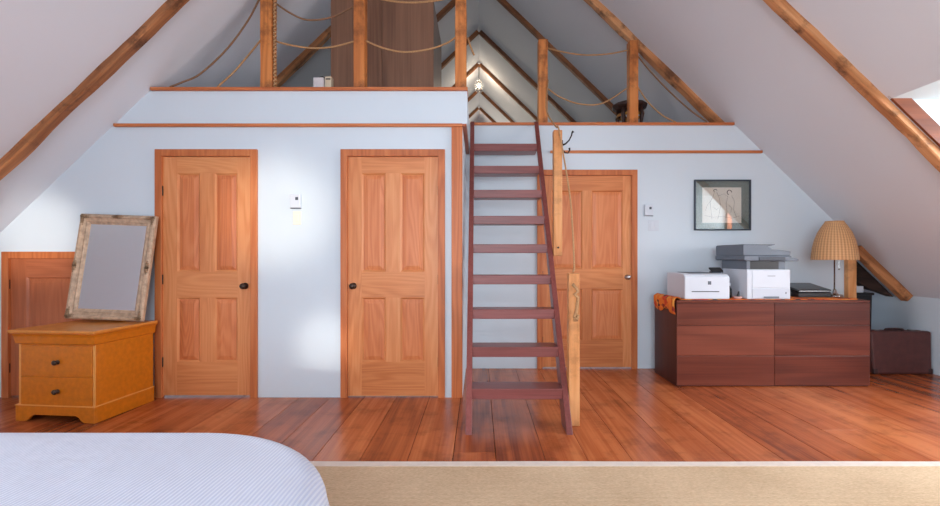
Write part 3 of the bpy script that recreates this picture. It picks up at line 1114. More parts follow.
# rope wound on the edge of the first post: a helix with a hanging end
hx = XP1 + 0.069
pts = [(hx + 0.010 * math.cos(t * 1.05), PD - 0.03 + 0.010 * math.sin(t * 1.05), LZ + 0.012 + 0.0056 * t) for t in range(0, 166)]
bm = bmesh.new()
tube(bm, pts, 0.0075, 6)
tag(obj('wound_rope', bm, 'rope', smooth=True), 'rope hung in tight twists down the edge of the first railing post', 'rope')
# knotted rope end on the lower newel post
bm = bmesh.new()
kx, ky = 0.676, 3.235 - 0.058
pts = [(kx - 0.02, ky + 0.012, 1.00), (kx + 0.0, ky - 0.004, 0.975), (kx + 0.012, ky - 0.012, 0.95), (kx - 0.012, ky - 0.016, 0.93), (kx + 0.016, ky - 0.006, 0.905),
       (kx + 0.010, ky, 0.86), (kx + 0.002, ky, 0.80), (kx - 0.012, ky - 0.006, 0.775), (kx + 0.006, ky - 0.018, 0.755), (kx + 0.016, ky - 0.006, 0.78), (kx - 0.004, ky + 0.002, 0.795), (kx - 0.006, ky - 0.003, 0.74)]
tube(bm, pts, 0.0115, 7)
tag(obj('knotted_rope', bm, 'rope', smooth=True), 'short knotted rope hanging on the lower newel post', 'rope')
# small coil of rope on the loft floor
bm = bmesh.new()
c = at(598, 124, PR + 0.25)
pts = [(c.x + (0.10 - 0.0006 * t) * math.cos(t * .3), c.y + (0.10 - 0.0006 * t) * math.sin(t * .3), LZ + 0.010 + 0.0011 * t) for t in range(64)]
tube(bm, pts, 0.011, 6)
tag(obj('rope_coil', bm, 'rope_dark', smooth=True), 'small coil of rope lying on the loft ledge by the dark stool', 'rope')

# ---------------------------------------------------------------- things in the loft
wd = thing('wardrobe', 'tall brown wood-grained wardrobe standing in the loft', 'wardrobe', (-0.95, 4.45, LZ - 0.02))
obj('carcass', boxm(-0.47, 0.505, 0.02, 0.95, 0, 1.12), 'wardrobe_side', wd, bevel=0.004)
obj('door', boxm(-0.50, -0.001, 0, 0.02, 0.03, 1.12), 'wardrobe', wd, bevel=0.003)
obj('door', boxm(0.001, 0.505, 0, 0.02, 0.03, 1.12), 'wardrobe', wd, bevel=0.003)
obj('plinth', boxm(-0.49, 0.50, 0.03, 0.9, 0, 0.03), 'grey_d', wd)

b1 = thing('picture_box', 'small white box with a dark lid knob on the loft ledge', 'box', (-1.415, 4.05, LZ + 0.0))
obj('box_body', boxm(-0.046, 0.046, -0.04, 0.04, 0, 0.16), 'white_box', b1, bevel=0.006)
bm = bmesh.new()
prism_xz(bm, [(-0.036, 0.045), (0.034, 0.045), (0.034, 0.06), (0.018, 0.075), (0.0, 0.07), (-0.018, 0.085), (-0.036, 0.065)], -0.0415, -0.04)
obj('printed_scene', bm, 'white2', b1)
bm = bmesh.new()
tube(bm, [(-0.015, 0.02, 0.158), (-0.008, 0.02, 0.178), (0.015, 0.02, 0.184), (0.034, 0.02, 0.174), (0.045, 0.02, 0.162)], 0.010)
obj('handle', bm, 'black', b1, smooth=True)
b2 = thing('tall_carton', 'small cream carton with dark print beside the white box on the ledge', 'box', (-1.335, 4.06, LZ + 0.0))
obj('carton_body', boxm(-0.03, 0.027, -0.03, 0.03, 0, 0.175), 'cream_box', b2, bevel=0.003)
bm = bmesh.new()
obj('printed_band', boxm(-0.022, 0.020, -0.0312, -0.03, 0.146, 0.158), 'ink_d', b2)

st = thing('carved_stool', 'dark carved wooden stool behind the loft railing post', 'stool', (1.70, 5.14, LZ - 0.02))
bm = bmesh.new()
lathe(bm, [(0, 0.25), (0.15, 0.25), (0.165, 0.26), (0.19, 0.275), (0.195, 0.30), (0.18, 0.315), (0.05, 0.305), (0, 0.305)], 12)
obj('seat', bm, 'stool', st, smooth=False, bevel=0.003)
for k in range(4):
    a = R(45 + 90 * k)
    bm = bmesh.new()
    tube(bm, [(0.12 * math.cos(a), 0.12 * math.sin(a), 0.26), (0.15 * math.cos(a), 0.15 * math.sin(a), 0.18), (0.135 * math.cos(a), 0.135 * math.sin(a), 0.08), (0.16 * math.cos(a), 0.16 * math.sin(a), 0.0)], [0.03, 0.024, 0.018, 0.022], 8)
    obj('leg', bm, 'stool', st, smooth=True)
bm = bmesh.new()
lathe(bm, [(0.128, 0.17), (0.142, 0.17), (0.142, 0.20), (0.128, 0.20), (0.128, 0.17)], 16)
obj('brass_ring', bm, 'brass', st)['label'] = 'brass band round the legs'

pd_ = thing('pendant_lamp', 'small faceted glass pendant hanging from the loft ridge', 'lamp', (0, 9.6, 4.90))
bm = bmesh.new()
lathe(bm, [(0, 0.335), (0.05, 0.335), (0.05, 0.31), (0.008, 0.30), (0.006, 0.05), (0, 0.05)], 12)
obj('rod', bm, 'iron', pd_)
bm = bmesh.new()
lathe(bm, [(0.03, 0.05), (0.06, 0.02), (0.10, -0.06), (0.11, -0.14), (0.07, -0.22), (0.02, -0.25), (0, -0.25)], 8)
obj('glass_shade', bm, 'crystal', pd_)
bm = bmesh.new()
ball(bm, (0, 0, -0.10), 0.035)
obj('bulb', bm, 'bulb', pd_, smooth=True)
ld = bpy.data.lights.new('pendant_glow', 'POINT')
ld.energy = 20
ld.color = (1.0, 0.84, 0.62)
ld.shadow_soft_size = 0.05
lo = bpy.data.objects.new('pendant_glow', ld)
COL.objects.link(lo)
lo.parent = pd_
lo.location = (0, 0, -0.17)

# ---------------------------------------------------------------- rug
bm = bmesh.new()
box(bm, -1.9, 4.35, -0.6, 2.572, 0.0005, 0.010)
o = obj('rug', bm, 'rug', bevel=0.002)
tag(o, 'beige woven jute rug with a pale taped edge on the plank floor', 'rug')
bm = bmesh.new()
n = 60
pv = None
for i in range(n + 1):
    x = -1.9 + 6.25 * i / n
    dy = 0.006 * noise.noise((x * 1.1, 0.4, 0))
    rg = [bm.verts.new(c) for c in ((x, 2.565, 0.0005), (x, 2.565, 0.0125), (x, 2.622 + dy, 0.0125), (x, 2.627 + dy, 0.0005))]
    if pv:
        for a in range(4):
            bm.faces.new((pv[a], pv[(a + 1) % 4], rg[(a + 1) % 4], rg[a]))
    else:
        bm.faces.new(rg)
    pv = rg
bm.faces.new(pv[::-1])
bmesh.ops.recalc_face_normals(bm, faces=bm.faces[:])
obj('edge_tape', bm, 'tape', o)['label'] = 'pale edge tape'

# ---------------------------------------------------------------- bed
bed = thing('bed', 'bed under a pale blue striped seersucker bedspread', 'bed', (-1.68, 0.62, 0))
BZ = 0.55
obj('mattress', boxm(-1.0, 0.95, -1.2, 0.88, 0.24, BZ - 0.045), 'mattress', bed, bevel=0.05, segs=3)
obj('bed_base', boxm(-0.96, 0.92, -1.15, 0.84, 0.08, 0.24), 'mattress', bed, bevel=0.01)
for sx in (-0.9, 0.88):
    for sy in (-1.05, 0.76):
        bm = bmesh.new()
        lathe(bm, [(0, 0.012), (0.03, 0.012), (0.035, 0.08), (0, 0.08)], 12, (sx, sy))
        obj('leg', bm, 'stool', bed)
bm = bmesh.new()
uvl = bm.loops.layers.uv.new('UVMap')
NA, NR, NDr = 160, 26, 16
ax, ay, cr = 1.27, 1.235, 0.62      # half sizes, corner radius
cy0 = -0.1


def outline(t):
    """rounded rectangle, t in 0..1, with outward normal"""
    segs = []
    w_, h_ = ax - cr, ay - cr
    per = [2 * w_, math.pi / 2 * cr, 2 * h_, math.pi / 2 * cr] * 2
    per = [2 * h_, math.pi / 2 * cr, 2 * w_, math.pi / 2 * cr, 2 * h_, math.pi / 2 * cr, 2 * w_, math.pi / 2 * cr]
    tot = sum(per)
    s = t * tot
    k = 0
    while k < 7 and s > per[k]:
        s -= per[k]
        k += 1
    u = s / per[k]
    if k == 0:
        return Vector((ax, -h_ + 2 * h_ * u, 0)), Vector((1, 0, 0))
    if k == 2:
        return Vector((w_ - 2 * w_ * u, ay, 0)), Vector((0, 1, 0))
    if k == 4:
        return Vector((-ax, h_ - 2 * h_ * u, 0)), Vector((-1, 0, 0))
    if k == 6:
        return Vector((-w_ + 2 * w_ * u, -ay, 0)), Vector((0, -1, 0))
    cx, cyy, a0 = {1: (w_, h_, 0), 3: (-w_, h_, 90), 5: (-w_, -h_, 180), 7: (w_, -h_, 270)}[k]
    a = R(a0 + 90 * u)
    nrm = Vector((math.cos(a), math.sin(a), 0))
    return Vector((cx, cyy, 0)) + nrm * cr, nrm


rows = []
prof = []
for j in range(NR):
    prof.append((j / (NR - 1) * 0.90, 0, 0))
edge = 0.075
for i_ in range(NA):
    P, nrm = outline(i_ / NA)
    col = []
    ph = i_ / NA * 2 * math.pi
    fold = 0.5 * math.sin(ph * 17 + 0.6) + 0.5 * math.sin(ph * 29 + 2.0)
    for j in range(NR):
        f = j / (NR - 1)
        q = P * f - nrm * edge * f
        z = BZ - 0.014 * f ** 4 + 0.006 * noise.noise((q.x * 2.3, q.y * 2.3, 1.0)) + 0.002 * noise.noise((q.x * 9, q.y * 9, 5.0))
        col.append((q, z, 0.0))
    for j in range(1, 7):
        a = R(90 * j / 6)
        q = P - nrm * edge + nrm * edge * math.sin(a)
        z = BZ - 0.014 - edge * (1 - math.cos(a))
        col.append((q, z, edge * a))
    for j in range(1, NDr + 1):
        f = j / NDr
        out = 0.075 * f + 0.036 * f * fold
        q = P + nrm * out
        z = BZ - 0.014 - edge - (BZ - 0.014 - edge - 0.10) * f
        col.append((q, z, edge * math.pi / 2 + f * 0.33))
    rows.append((col, nrm, P))
nv = []
uvv = {}
for col, nrm, P in rows:
    c = []
    for q, z, ex in col:
        v = bm.verts.new((q.x, q.y + cy0, z))
        base = q if ex == 0 else (P - nrm * edge)
        uvv[v] = (base.x + nrm.x * ex, base.y + nrm.y * ex)
        c.append(v)
    nv.append(c)
K = len(nv[0])
for i_ in range(NA):
    j_ = (i_ + 1) % NA
    for k in range(1, K - 1):
        bm.faces.new((nv[i_][k], nv[i_][k + 1], nv[j_][k + 1], nv[j_][k]))
cv = bm.verts.new((0, cy0, BZ))
uvv[cv] = (0, 0)
for i_ in range(NA):
    bm.faces.new((cv, nv[i_][1], nv[(i_ + 1) % NA][1]))
for i_ in range(NA):
    bm.verts.remove(nv[i_][0])
bmesh.ops.recalc_face_normals(bm, faces=bm.faces[:])
for f in bm.faces:
    for l in f.loops:
        l[uvl].uv = uvv[l.vert]
obj('bedspread', bm, 'bedspread', bed, smooth=True)

# ---------------------------------------------------------------- honey chest and mirror
cw_, cd_ = 0.70, 0.53
ch = thing('chest_of_drawers', 'honey burl two-drawer chest on bracket feet below the gilt mirror', 'chest', (-3.055, 3.275, 0), (0, 0, R(-5.5)))
obj('carcass', boxm(-0.295, 0.310, 0.012, cd_ - 0.005, 0.10, 0.575), 'honey', ch, bevel=0.004)
# bracket-foot plinth as one ring with an arched front
bm = bmesh.new()
prof = [(-0.315, 0), (-0.235, 0), (-0.21, 0.012), (-0.19, 0.035), (-0.165, 0.048), (0.165, 0.048), (0.19, 0.035), (0.21, 0.012), (0.235, 0), (0.315, 0), (0.315, 0.115), (-0.315, 0.115)]
prism_xz(bm, prof, 0.0, 0.02)
obj('plinth_front', bm, 'honey', ch, bevel=0.003)
for sx in (-0.315, 0.295):
    bm = bmesh.new()
    prism_yz(bm, [(0.018, 0), (cd_, 0), (cd_, 0.115), (0.018, 0.115)], sx, sx + 0.02)
    obj('plinth_side', bm, 'honey', ch, bevel=0.003)
obj('drawer', boxm(-0.276, 0.290, 0.004, 0.016, 0.118, 0.322), 'honey', ch, bevel=0.003)
dr1 = ch.children[-1]
obj('drawer', boxm(-0.276, 0.290, 0.004, 0.016, 0.330, 0.548), 'honey', ch, bevel=0.003)
dr2 = ch.children[-1]
for dr, z in ((dr1, 0.222), (dr2, 0.432)):
    bm = bmesh.new()
    lathe(bm, [(0, 0), (0.016, 0), (0.016, 0.004), (0.007, 0.007), (0.007, 0.016), (0.016, 0.020), (0.019, 0.027), (0.013, 0.033), (0, 0.034)], 16)
    bmesh.ops.rotate(bm, verts=bm.verts[:], cent=(0, 0, 0), matrix=Matrix.Rotation(R(90), 3, 'X'))
    for v in bm.verts:
        v.co.x *= 1.1
    obj('knob', bm, 'knob', dr, smooth=True, loc=(0.02, 0.004, z))['label'] = 'dark bronze oval knob'
bm = bmesh.new()
pv = None
for z, o_ in ((0.113, -0.004), (0.113, 0.0015), (0.117, 0.003), (0.122, -0.006)):
    rg = [bm.verts.new(c) for c in ((-0.315 - o_, 0.0 - o_, z), (0.315 + o_, 0.0 - o_, z), (0.315 + o_, cd_, z), (-0.315 - o_, cd_, z))]
    if pv:
        for a in range(4):
            bm.faces.new((pv[a], pv[(a + 1) % 4], rg[(a + 1) % 4], rg[a]))
    else:
        bm.faces.new(rg)
    pv = rg
bm.faces.new(pv[::-1])
bmesh.ops.recalc_face_normals(bm, faces=bm.faces[:])
obj('plinth_moulding', bm, 'honey_light', ch)
for sx in (-0.2965, 0.2935):
    obj('corner_line', boxm(sx, sx + 0.018, 0.009, 0.0125, 0.122, 0.556), 'honey_light', ch)
# cove frieze under the top, swept round three sides
bm = bmesh.new()
lv = [(0.558, -0.006), (0.566, 0.006), (0.58, 0.008), (0.615, 0.013), (0.633, 0.02), (0.639, 0.028), (0.645, 0.028)]
pv = None
for z, o_ in lv:
    rg = [bm.verts.new(c) for c in ((-0.302 - o_, 0.0 - o_, z), (0.313 + o_, 0.0 - o_, z), (0.313 + o_, cd_, z), (-0.302 - o_, cd_, z))]
    if pv:
        for a in range(4):
            bm.faces.new((pv[a], pv[(a + 1) % 4], rg[(a + 1) % 4], rg[a]))
    else:
        bm.faces.new(rg)
    pv = rg
bm.faces.new(pv[::-1])
bmesh.ops.recalc_face_normals(bm, faces=bm.faces[:])
obj('frieze', bm, 'honey', ch)
obj('top', boxm(-0.336, 0.348, -0.038, cd_, 0.644, 0.665), 'honey_top', ch, bevel=0.006, segs=3)

# leaning mirror, built upright then tipped back against the wall
mw, mh = 0.635, 0.865
tip = math.asin((D1 - 0.048 - 3.69) / mh)
mi = thing('leaning_mirror', 'mirror in a worn gilt frame leaning on the wall, resting on the honey chest', 'mirror', (-3.025, 3.69, 0.680), (-tip, R(2.1), R(-1.0)))
prof = [(0.0, 0.0), (0.0, -0.028), (0.010, -0.040), (0.026, -0.042), (0.034, -0.030), (0.050, -0.024), (0.062, -0.028), (0.068, -0.020), (0.085, -0.012), (0.085, 0.0)]
bm = bmesh.new()
rings = []
for o_, y in prof:
    rings.append([bm.verts.new(c) for c in ((-mw / 2 + o_, y, o_), (mw / 2 - o_, y, o_), (mw / 2 - o_, y, mh - o_), (-mw / 2 + o_, y, mh - o_))])
for a in range(len(rings)):
    p, q = rings[a], rings[(a + 1) % len(rings)]
    for k in range(4):
        j = (k + 1) % 4
        bm.faces.new((p[k], p[j], q[j], q[k]))
bmesh.ops.recalc_face_normals(bm, faces=bm.faces[:])
obj('frame', bm, 'gilt', mi, bevel=0.002)
obj('mirror_glass', boxm(-mw / 2 + 0.08, mw / 2 - 0.08, -0.012, -0.006, 0.08, mh - 0.08), 'mirror', mi)
obj('backing', boxm(-mw / 2 + 0.03, mw / 2 - 0.03, -0.004, 0.001, 0.03, mh - 0.03), 'stool', mi)


def ornament(cx, cz, dirs, sc=1.0):
    bm = bmesh.new()
    pts = []
    for (dx, dz), n_ in dirs:
        for k in range(n_):
            f = k / max(1, n_ - 1)
            ball(bm, (cx + dx * f, -0.036 + 0.008 * f, cz + dz * f), (0.017 - 0.009 * f) * sc, 1, 0.9, 1, 8, 6)
    obj('ornament', bm, 'gilt_d', mi, smooth=True)


for sx in (-1, 1):
    for zz in (0, 1):
        cx = sx * (mw / 2 - 0.022)
        cz = 0.022 if zz == 0 else mh - 0.022
        ornament(cx, cz, (((-sx * 0.10, 0), 7), ((0, 0.12 if zz == 0 else -0.12), 8)))
ornament(-mw / 2 + 0.018, mh / 2, (((0, 0.10), 7), ((0, -0.10), 7)))
ornament(mw / 2 - 0.018, mh / 2, (((0, 0.10), 7), ((0, -0.10), 7)))
ornament(0, mh - 0.018, (((0.09, 0), 7), ((-0.09, 0), 7)))

# ---------------------------------------------------------------- long dresser
DRX0, DRX1, DRY0, DRY1, DRZ = 1.817, 3.587, 4.17, 4.70, 0.792
ds = thing('long_dresser', 'long low mahogany dresser with six flat drawer fronts against the wall', 'dresser', (2.70, 4.17, 0))
hx = (DRX1 - DRX0) / 2
bm = bmesh.new()
obj('carcass', boxm(-hx, hx, 0.02, DRY1 - DRY0, 0, DRZ - 0.022), 'cabinet_side', ds, bevel=0.003)
obj('top', boxm(-hx, hx, 0.0, DRY1 - DRY0, DRZ - 0.022, DRZ), 'cabinet', ds, bevel=0.003)
for a, b in ((-hx + 0.001, 0.006), (0.009, hx - 0.001)):
    for z0, z1 in ((0.012, 0.282), (0.285, 0.562), (0.565, 0.767)):
        obj('drawer', boxm(a, b, 0.0, 0.021, z0, z1), 'cabinet', ds, bevel=0.0025)

# orange runner along the top, hanging over the wall-side end
bm = bmesh.new()
ny = 26
xs = [(-0.0, -0.115), (-0.006, -0.09), (-0.010, -0.06), (-0.012, -0.03), (-0.012, 0.004), (-0.004, 0.020), (0.014, 0.026), (0.034, 0.020), (0.052, 0.009)] + [(0.07 + 1.66 * i / 30, 0.007) for i in range(31)]
g = []
for j in range(ny + 1):
    fy = j / ny
    y = 4.195 + 0.47 * fy
    row = []
    for k, (dx, dz) in enumerate(xs):
        wv = 0.010 * math.sin(fy * 21) * (1 if k < 5 else 0) + 0.004 * math.sin(fy * 47)
        drop = dz * (1 + 0.18 * math.sin(fy * 9 + 1)) if k < 4 else dz
        row.append(bm.verts.new((DRX0 + dx - (abs(wv) + 0.006 if k < 5 else 0), y + 0.004 * noise.noise((dx * 9, fy * 3, 0)), DRZ + drop + (0.0008 * math.sin(dx * 40 + fy * 9) if k > 8 else 0.005 * math.sin(fy * 26 + dx * 60)))))
    g.append(row)
for j in range(ny):
    for k in range(len(xs) - 1):
        bm.faces.new((g[j][k], g[j][k + 1], g[j + 1][k + 1], g[j + 1][k]))
bmesh.ops.recalc_face_normals(bm, faces=bm.faces[:])
o = obj('table_runner', bm, 'textile', smooth=True)
md = o.modifiers.new('thick', 'SOLIDIFY')
md.thickness = 0.004
md.offset = -1
tag(o, 'orange patterned cloth runner draped over the dresser end under the printers', 'cloth')
TZ = DRZ + 0.0085

# small white laser printer
p1 = thing('laser_printer', 'compact white printer with a dark square mark, at the cloth-draped dresser end', 'printer', (2.108, 4.20, TZ))
bm = bmesh.new()
prism_yz(bm, [(0, 0), (0.40, 0), (0.40, 0.235), (0.13, 0.238), (0.03, 0.228), (0, 0.205)], -0.208, 0.208)
obj('body', bm, 'white', p1, bevel=0.010, segs=3)
obj('output_tray', boxm(-0.13, 0.10, 0.10, 0.34, 0.2375, 0.241), 'grey_d', p1, bevel=0.002)
obj('paper_slot', boxm(-0.145, 0.11, -0.002, 0.003, 0.066, 0.074), 'grey_d', p1, bevel=0.001)
lg = bmesh.new()
for i in range(2):
    for j in range(2):
        box(lg, 0.005 + i * 0.016, 0.019 + i * 0.016, -0.0018, 0.001, 0.135 + j * 0.016, 0.149 + j * 0.016)
obj('logo', lg, 'grey_d', p1)
bm = boxm(-0.055, 0.055, -0.035, 0.035, 0, 0.014)
o = obj('control_panel', bm, 'black', p1, bevel=0.003, loc=(0.150, 0.14, 0.262))
o.rotation_euler = (R(28), 0, R(0))
obj('panel_mount', boxm(0.11, 0.19, 0.12, 0.18, 0.234, 0.255), 'grey_d', p1)

# multifunction printer
p2 = thing('office_printer', 'large white office printer with a slate-grey scanner and document feeder on top', 'printer', (2.675, 4.20, TZ))
obj('body', boxm(-0.20, 0.20, 0, 0.42, 0.0, 0.275), 'white', p2, bevel=0.008, segs=3)
obj('front_panel', boxm(-0.155, 0.185, -0.006, 0.004, 0.105, 0.262), 'white', p2, bevel=0.004)
obj('paper_drawer', boxm(-0.155, 0.185, -0.006, 0.004, 0.008, 0.098), 'white2', p2, bevel=0.004)
obj('drawer_grip', boxm(-0.05, 0.09, -0.009, -0.004, 0.008, 0.026), 'grey', p2)
obj('nameplate', boxm(-0.015, 0.055, -0.008, -0.005, 0.212, 0.217), 'grey', p2)
obj('status_light', boxm(0.150, 0.158, -0.008, -0.004, 0.05, 0.066), 'grey_d', p2)
bm = bmesh.new()
box(bm, -0.20, -0.165, 0.01, 0.44, 0.274, 0.365)
obj('output_cheek', bm, 'grey', p2, bevel=0.004)
obj('output_cheek', boxm(0.10, 0.165, 0.02, 0.42, 0.274, 0.365), 'grey', p2, bevel=0.004)
obj('output_shade_block', boxm(-0.165, 0.10, 0.014, 0.40, 0.276, 0.352), 'black', p2)  # solid black block stands in for the unlit hollow of the output slot
bm = bmesh.new()
prism_xz(bm, [(-0.215, 0.355), (0.16, 0.352), (0.265, 0.352), (0.27, 0.366), (0.20, 0.385), (0.20, 0.398), (-0.235, 0.402), (-0.235, 0.365)], -0.015, 0.50)
obj('scanner_bed', bm, 'grey', p2, bevel=0.005)
bm = bmesh.new()
prism_xz(bm, [(-0.235, 0.402), (0.20, 0.40), (0.205, 0.442), (0.03, 0.460), (-0.02, 0.505), (-0.225, 0.508), (-0.235, 0.496)], 0.0, 0.49)
obj('document_feeder', bm, 'grey', p2, bevel=0.006)
bm = bmesh.new()
prism_xz(bm, [(-0.03, 0.480), (0.085, 0.503), (0.084, 0.510), (-0.03, 0.497)], 0.04, 0.36)
obj('feeder_tray', bm, 'grey', p2, bevel=0.002)
obj('scanner_lip', boxm(-0.10, 0.14, -0.022, -0.01, 0.358, 0.39), 'grey_d', p2, bevel=0.004)

# flatbed scanner
sc_ = thing('flatbed_scanner', 'flat black scanner lying between the office printer and the wicker lamp', 'scanner', (3.250, 4.40, TZ))
bm = bmesh.new()
prism_yz(bm, [(0, 0), (0.29, 0), (0.29, 0.075), (0.0, 0.045)], -0.160, 0.160)
obj('scanner_body', bm, 'black', sc_, bevel=0.006)
bm = bmesh.new()
prism_yz(bm, [(-0.004, 0.047), (0.29, 0.077), (0.29, 0.125), (0.0, 0.072)], -0.163, 0.163)
obj('lid', bm, 'gloss_black', sc_, bevel=0.008, segs=3)

# bits between the printers
b = thing('ink_bottle', 'small black bottle standing between the two printers', 'bottle', (2.395, 4.36, TZ))
bm = bmesh.new()
lathe(bm, [(0, 0), (0.022, 0), (0.024, 0.01), (0.024, 0.085), (0.012, 0.10), (0.012, 0.112), (0, 0.112)], 16)
obj('bottle_body', bm, 'black', b, smooth=True)
bm = bmesh.new()
lathe(bm, [(0, 0.112), (0.014, 0.112), (0.014, 0.14), (0, 0.14)], 14)
obj('cap', bm, 'white2', b)
b = thing('pin_dish', 'small pink dish holding dark clips in front of the office printer', 'dish', (2.408, 4.235, TZ))
bm = bmesh.new()
lathe(bm, [(0, 0), (0.026, 0), (0.040, 0.022), (0.038, 0.024), (0.024, 0.006), (0, 0.006)], 18)
obj('dish_bowl', bm, 'pink', b, smooth=True)
bm = bmesh.new()
tube(bm, [(0, 0, 0.007), (0.006, 0.004, 0.035), (0.012, 0.002, 0.07)], [0.010, 0.012, 0.005], 8)
obj('clip', bm, 'black', b, smooth=True)

# wicker table lamp
lp = thing('table_lamp', 'table lamp with a domed wicker shade on a slim metal stem', 'lamp', (3.492, 4.47, TZ + 0.001))
bm = bmesh.new()
lathe(bm, [(0, 0), (0.070, 0), (0.072, 0.008), (0.060, 0.022), (0.035, 0.022), (0.022, 0.035), (0.016, 0.06), (0.010, 0.075), (0, 0.075)], 28)
obj('base', bm, 'chrome', lp, smooth=True)
bm = bmesh.new()
lathe(bm, [(0, 0.07), (0.0065, 0.07), (0.0065, 0.50), (0.014, 0.505), (0.014, 0.55), (0, 0.55)], 14)
obj('stem', bm, 'chrome', lp, smooth=True)
bm = bmesh.new()
pr = [(0.192, 0.360), (0.190, 0.39), (0.180, 0.48), (0.164, 0.555), (0.138, 0.63), (0.102, 0.695), (0.080, 0.728), (0.076, 0.741)]
lathe(bm, pr + [(r_ - 0.007, z_) for r_, z_ in pr[::-1]] + [pr[0]], 64)
obj('lamp_shade', bm, 'wicker', lp, smooth=True)
bm = bmesh.new()
ball(bm, (0, 0, 0.585), 0.032)
obj('light_bulb', bm, 'ivory', lp, smooth=True)
bm = bmesh.new()
tube(bm, [(-0.07, 0, 0.733), (0, 0, 0.733), (0.07, 0, 0.733)], 0.003, 6)
tube(bm, [(0, 0, 0.545), (0.0, 0, 0.56), (0.05, 0, 0.60), (0.05, 0, 0.68), (0, 0, 0.735)], 0.0025, 6)
obj('harp', bm, 'chrome', lp)
bm = bmesh.new()
tube(bm, [(0.012, -0.01, 0.515), (0.03, -0.014, 0.50), (0.034, -0.014, 0.42), (0.034, -0.014, 0.275)], 0.0018, 5)
ball(bm, (0.034, -0.014, 0.27), 0.008)
obj('pull_chain', bm, 'steel', lp)

# ---------------------------------------------------------------- suitcase and what stands behind the dresser
sk = thing('suitcase', 'old maroon leather suitcase standing on the floor beside the dresser', 'suitcase', (4.292, 4.60, 0), (R(-2.0), 0, 0))
bm = bmesh.new()
prism_xz(bm, [(-0.30, 0.002), (0.295, 0.002), (0.302, 0.435), (-0.322, 0.44)], 0.0, 0.085)
obj('body', bm, 'leather', sk, bevel=0.02, segs=3)
bm = bmesh.new()
prism_xz(bm, [(-0.30, 0.003), (0.295, 0.003), (0.302, 0.434), (-0.322, 0.439)], 0.088, 0.16)
obj('lid', bm, 'leather', sk, bevel=0.02, segs=3)
bm = bmesh.new()
prism_xz(bm, [(-0.296, 0.006), (0.291, 0.006), (0.297, 0.431), (-0.317, 0.436)], 0.08, 0.095)
obj('seam_band', bm, 'leather_d', sk)
bm = bmesh.new()
tube(bm, [(-0.105, 0.08, 0.436), (-0.095, 0.08, 0.447), (-0.05, 0.08, 0.452), (0.03, 0.08, 0.452), (0.075, 0.08, 0.447), (0.085, 0.08, 0.434)], [0.012, 0.012, 0.011, 0.011, 0.012, 0.012], 8)
obj('handle', bm, 'leather_d', sk, smooth=True)
for x in (-0.2, 0.17):
    obj('latch', boxm(x - 0.025, x + 0.025, 0.06, 0.105, 0.430, 0.444), 'steel', sk, bevel=0.003)
for x, z in ((-0.285, 0.03), (0.27, 0.03)):
    obj('corner_patch', boxm(x - 0.018, x + 0.03, -0.003, 0.02, z - 0.025, z + 0.03), 'leather_d', sk, bevel=0.008)

bk = thing('storage_bin', 'black bin standing in the gap between dresser and wall end', 'bin', (4.17, 5.02, 0))
bm = bmesh.new()
prism_xz(bm, [(-0.07, 0.0), (0.09, 0.0), (0.11, 0.79), (-0.09, 0.79)], -0.07, 0.2)
obj('bin_body', bm, 'black', bk, bevel=0.008)
obj('bin_rim', boxm(-0.10, 0.125, -0.08, 0.21, 0.775, 0.80), 'black', bk, bevel=0.006)
bm = bmesh.new()
prism_yz(bm, [(-0.045, 0), (0.06, 0), (0.06, 0.045), (-0.045, 0.072)], -0.075, 0.035)
tag(obj('paper_carton', bm, 'white', bevel=0.004, loc=(4.17, 5.02, 0.801)), 'small white carton on top of the black bin', 'box')

# ---------------------------------------------------------------- framed drawing
fx, fz = (721.8 - 479) * D2 / F, CH + (257 - 205.2) * D2 / F
pic = thing('framed_drawing', 'framed pencil drawing of two figures in a slate frame above the printers', 'picture', (fx, D2, fz))
w2, h2 = 0.300, 0.270
bm = bmesh.new()
rings = []
for o_, y in ((0, 0), (0, -0.025), (0.004, -0.028), (0.013, -0.028), (0.016, -0.022), (0.016, 0)):
    rings.append([bm.verts.new(c) for c in ((-w2 + o_, y, -h2 + o_), (w2 - o_, y, -h2 + o_), (w2 - o_, y, h2 - o_), (-w2 + o_, y, h2 - o_))])
for a in range(len(rings)):
    p, q = rings[a], rings[(a + 1) % len(rings)]
    for k in range(4):
        bm.faces.new((p[k], p[(k + 1) % 4], q[(k + 1) % 4], q[k]))
bmesh.ops.recalc_face_normals(bm, faces=bm.faces[:])
obj('frame', bm, 'frame', pic)
obj('mat_board', boxm(-w2 + 0.014, w2 - 0.014, -0.008, -0.001, -h2 + 0.014, h2 - 0.014), 'mat', pic)
pa = obj('drawing_sheet', boxm(-0.213, 0.203, -0.010, -0.0075, -0.190, 0.188), 'paper', pic)


def stroke(pts, r, mt):
    bm = bmesh.new()
    P = [Vector((x, -0.0105, z)) for x, z in pts]
    tube(bm, P, r, 5)
    return bm


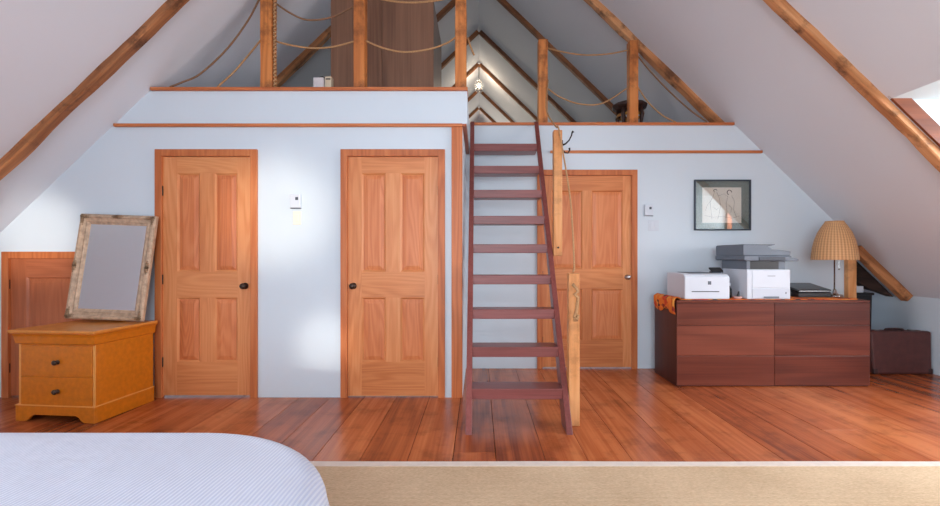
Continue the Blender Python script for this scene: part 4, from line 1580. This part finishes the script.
fig = bmesh.new()
for pts in ([(-0.08, 0.15), (-0.10, 0.09), (-0.13, 0.03), (-0.12, -0.06), (-0.11, -0.15)], [(-0.06, 0.14), (-0.03, 0.07), (-0.02, 0.0), (-0.03, -0.08), (-0.05, -0.15)],
            [(-0.12, 0.05), (-0.16, 0.0), (-0.18, -0.06)], [(-0.04, 0.10), (0.02, 0.12), (0.06, 0.09)],
            [(0.06, 0.09), (0.04, 0.02), (0.05, -0.07), (0.04, -0.14)], [(0.10, 0.10), (0.13, 0.04), (0.12, -0.05), (0.15, -0.13)], [(0.07, 0.0), (0.10, -0.03), (0.09, -0.08)],
            [(-0.10, -0.02), (-0.06, -0.05), (-0.04, -0.03)], [(-0.19, -0.11), (-0.10, -0.13), (0.0, -0.12), (0.10, -0.14), (0.18, -0.12)]):
    tube(fig, [Vector((x, -0.0105, z)) for x, z in pts], 0.0016, 5)
obj('pencil_lines', fig, 'ink', pa)
fig = bmesh.new()
tube(fig, [Vector((-0.075 + 0.017 * math.cos(t), -0.0105, 0.155 + 0.013 * math.sin(t))) for t in [0.3 * k for k in range(14)]], 0.004, 5)
obj('hair_strokes', fig, 'ink_d', pa)
fig = bmesh.new()
tube(fig, [Vector((0.075 + 0.024 * math.cos(t), -0.0105, 0.135 + 0.024 * math.sin(t))) for t in [0.3 * k for k in range(16)]], 0.0045, 5)
obj('hair_strokes', fig, 'ink_d', pa)
obj('glass', boxm(-w2 + 0.014, w2 - 0.014, -0.018, -0.016, -h2 + 0.014, h2 - 0.014), 'picture_glass', pic)


# ---------------------------------------------------------------- wall controls
def thermostat(x, z, d, label):
    t = thing('thermostat', label, 'thermostat', (x, d, z), group=None)
    obj('cover', boxm(-0.045, 0.045, -0.026, 0.0, -0.06, 0.055), 'white', t, bevel=0.006)
    obj('lower_lip', boxm(-0.045, 0.045, -0.022, 0.0, -0.066, -0.0605), 'grey', t, bevel=0.001)
    obj('display', boxm(0.002, 0.026, -0.0272, -0.0255, 0.005, 0.03), 'grey_d', t)


def plate(x, z, d, label, mat, n=1, w=0.07):
    t = thing('light_switch', label, 'switch', (x, d, z))
    obj('cover_plate', boxm(-w / 2, w / 2, -0.006, 0, -0.058, 0.058), mat, t, bevel=0.003)
    for k in range(n):
        cx = (k - (n - 1) / 2) * 0.046
        obj('toggle', boxm(cx - 0.014, cx + 0.014, -0.011, -0.005, -0.03, 0.03), mat, t, bevel=0.002)


p = at(296.3, 201, D1)
thermostat(p.x, p.z, D1, 'white wall thermostat between the two tall closet doors')
p = at(297.2, 218, D1)
plate(p.x, p.z, D1, 'ivory light switch plate under the thermostat between the closet doors', 'ivory')
p = at(648.3, 210, D2)
thermostat(p.x, p.z, D2, 'white wall thermostat beside the wide door behind the ladder')
p = at(653.5, 225.5, D2)
plate(p.x, p.z, D2, 'white double light switch plate under the thermostat beside the wide door', 'white', 2, 0.115)
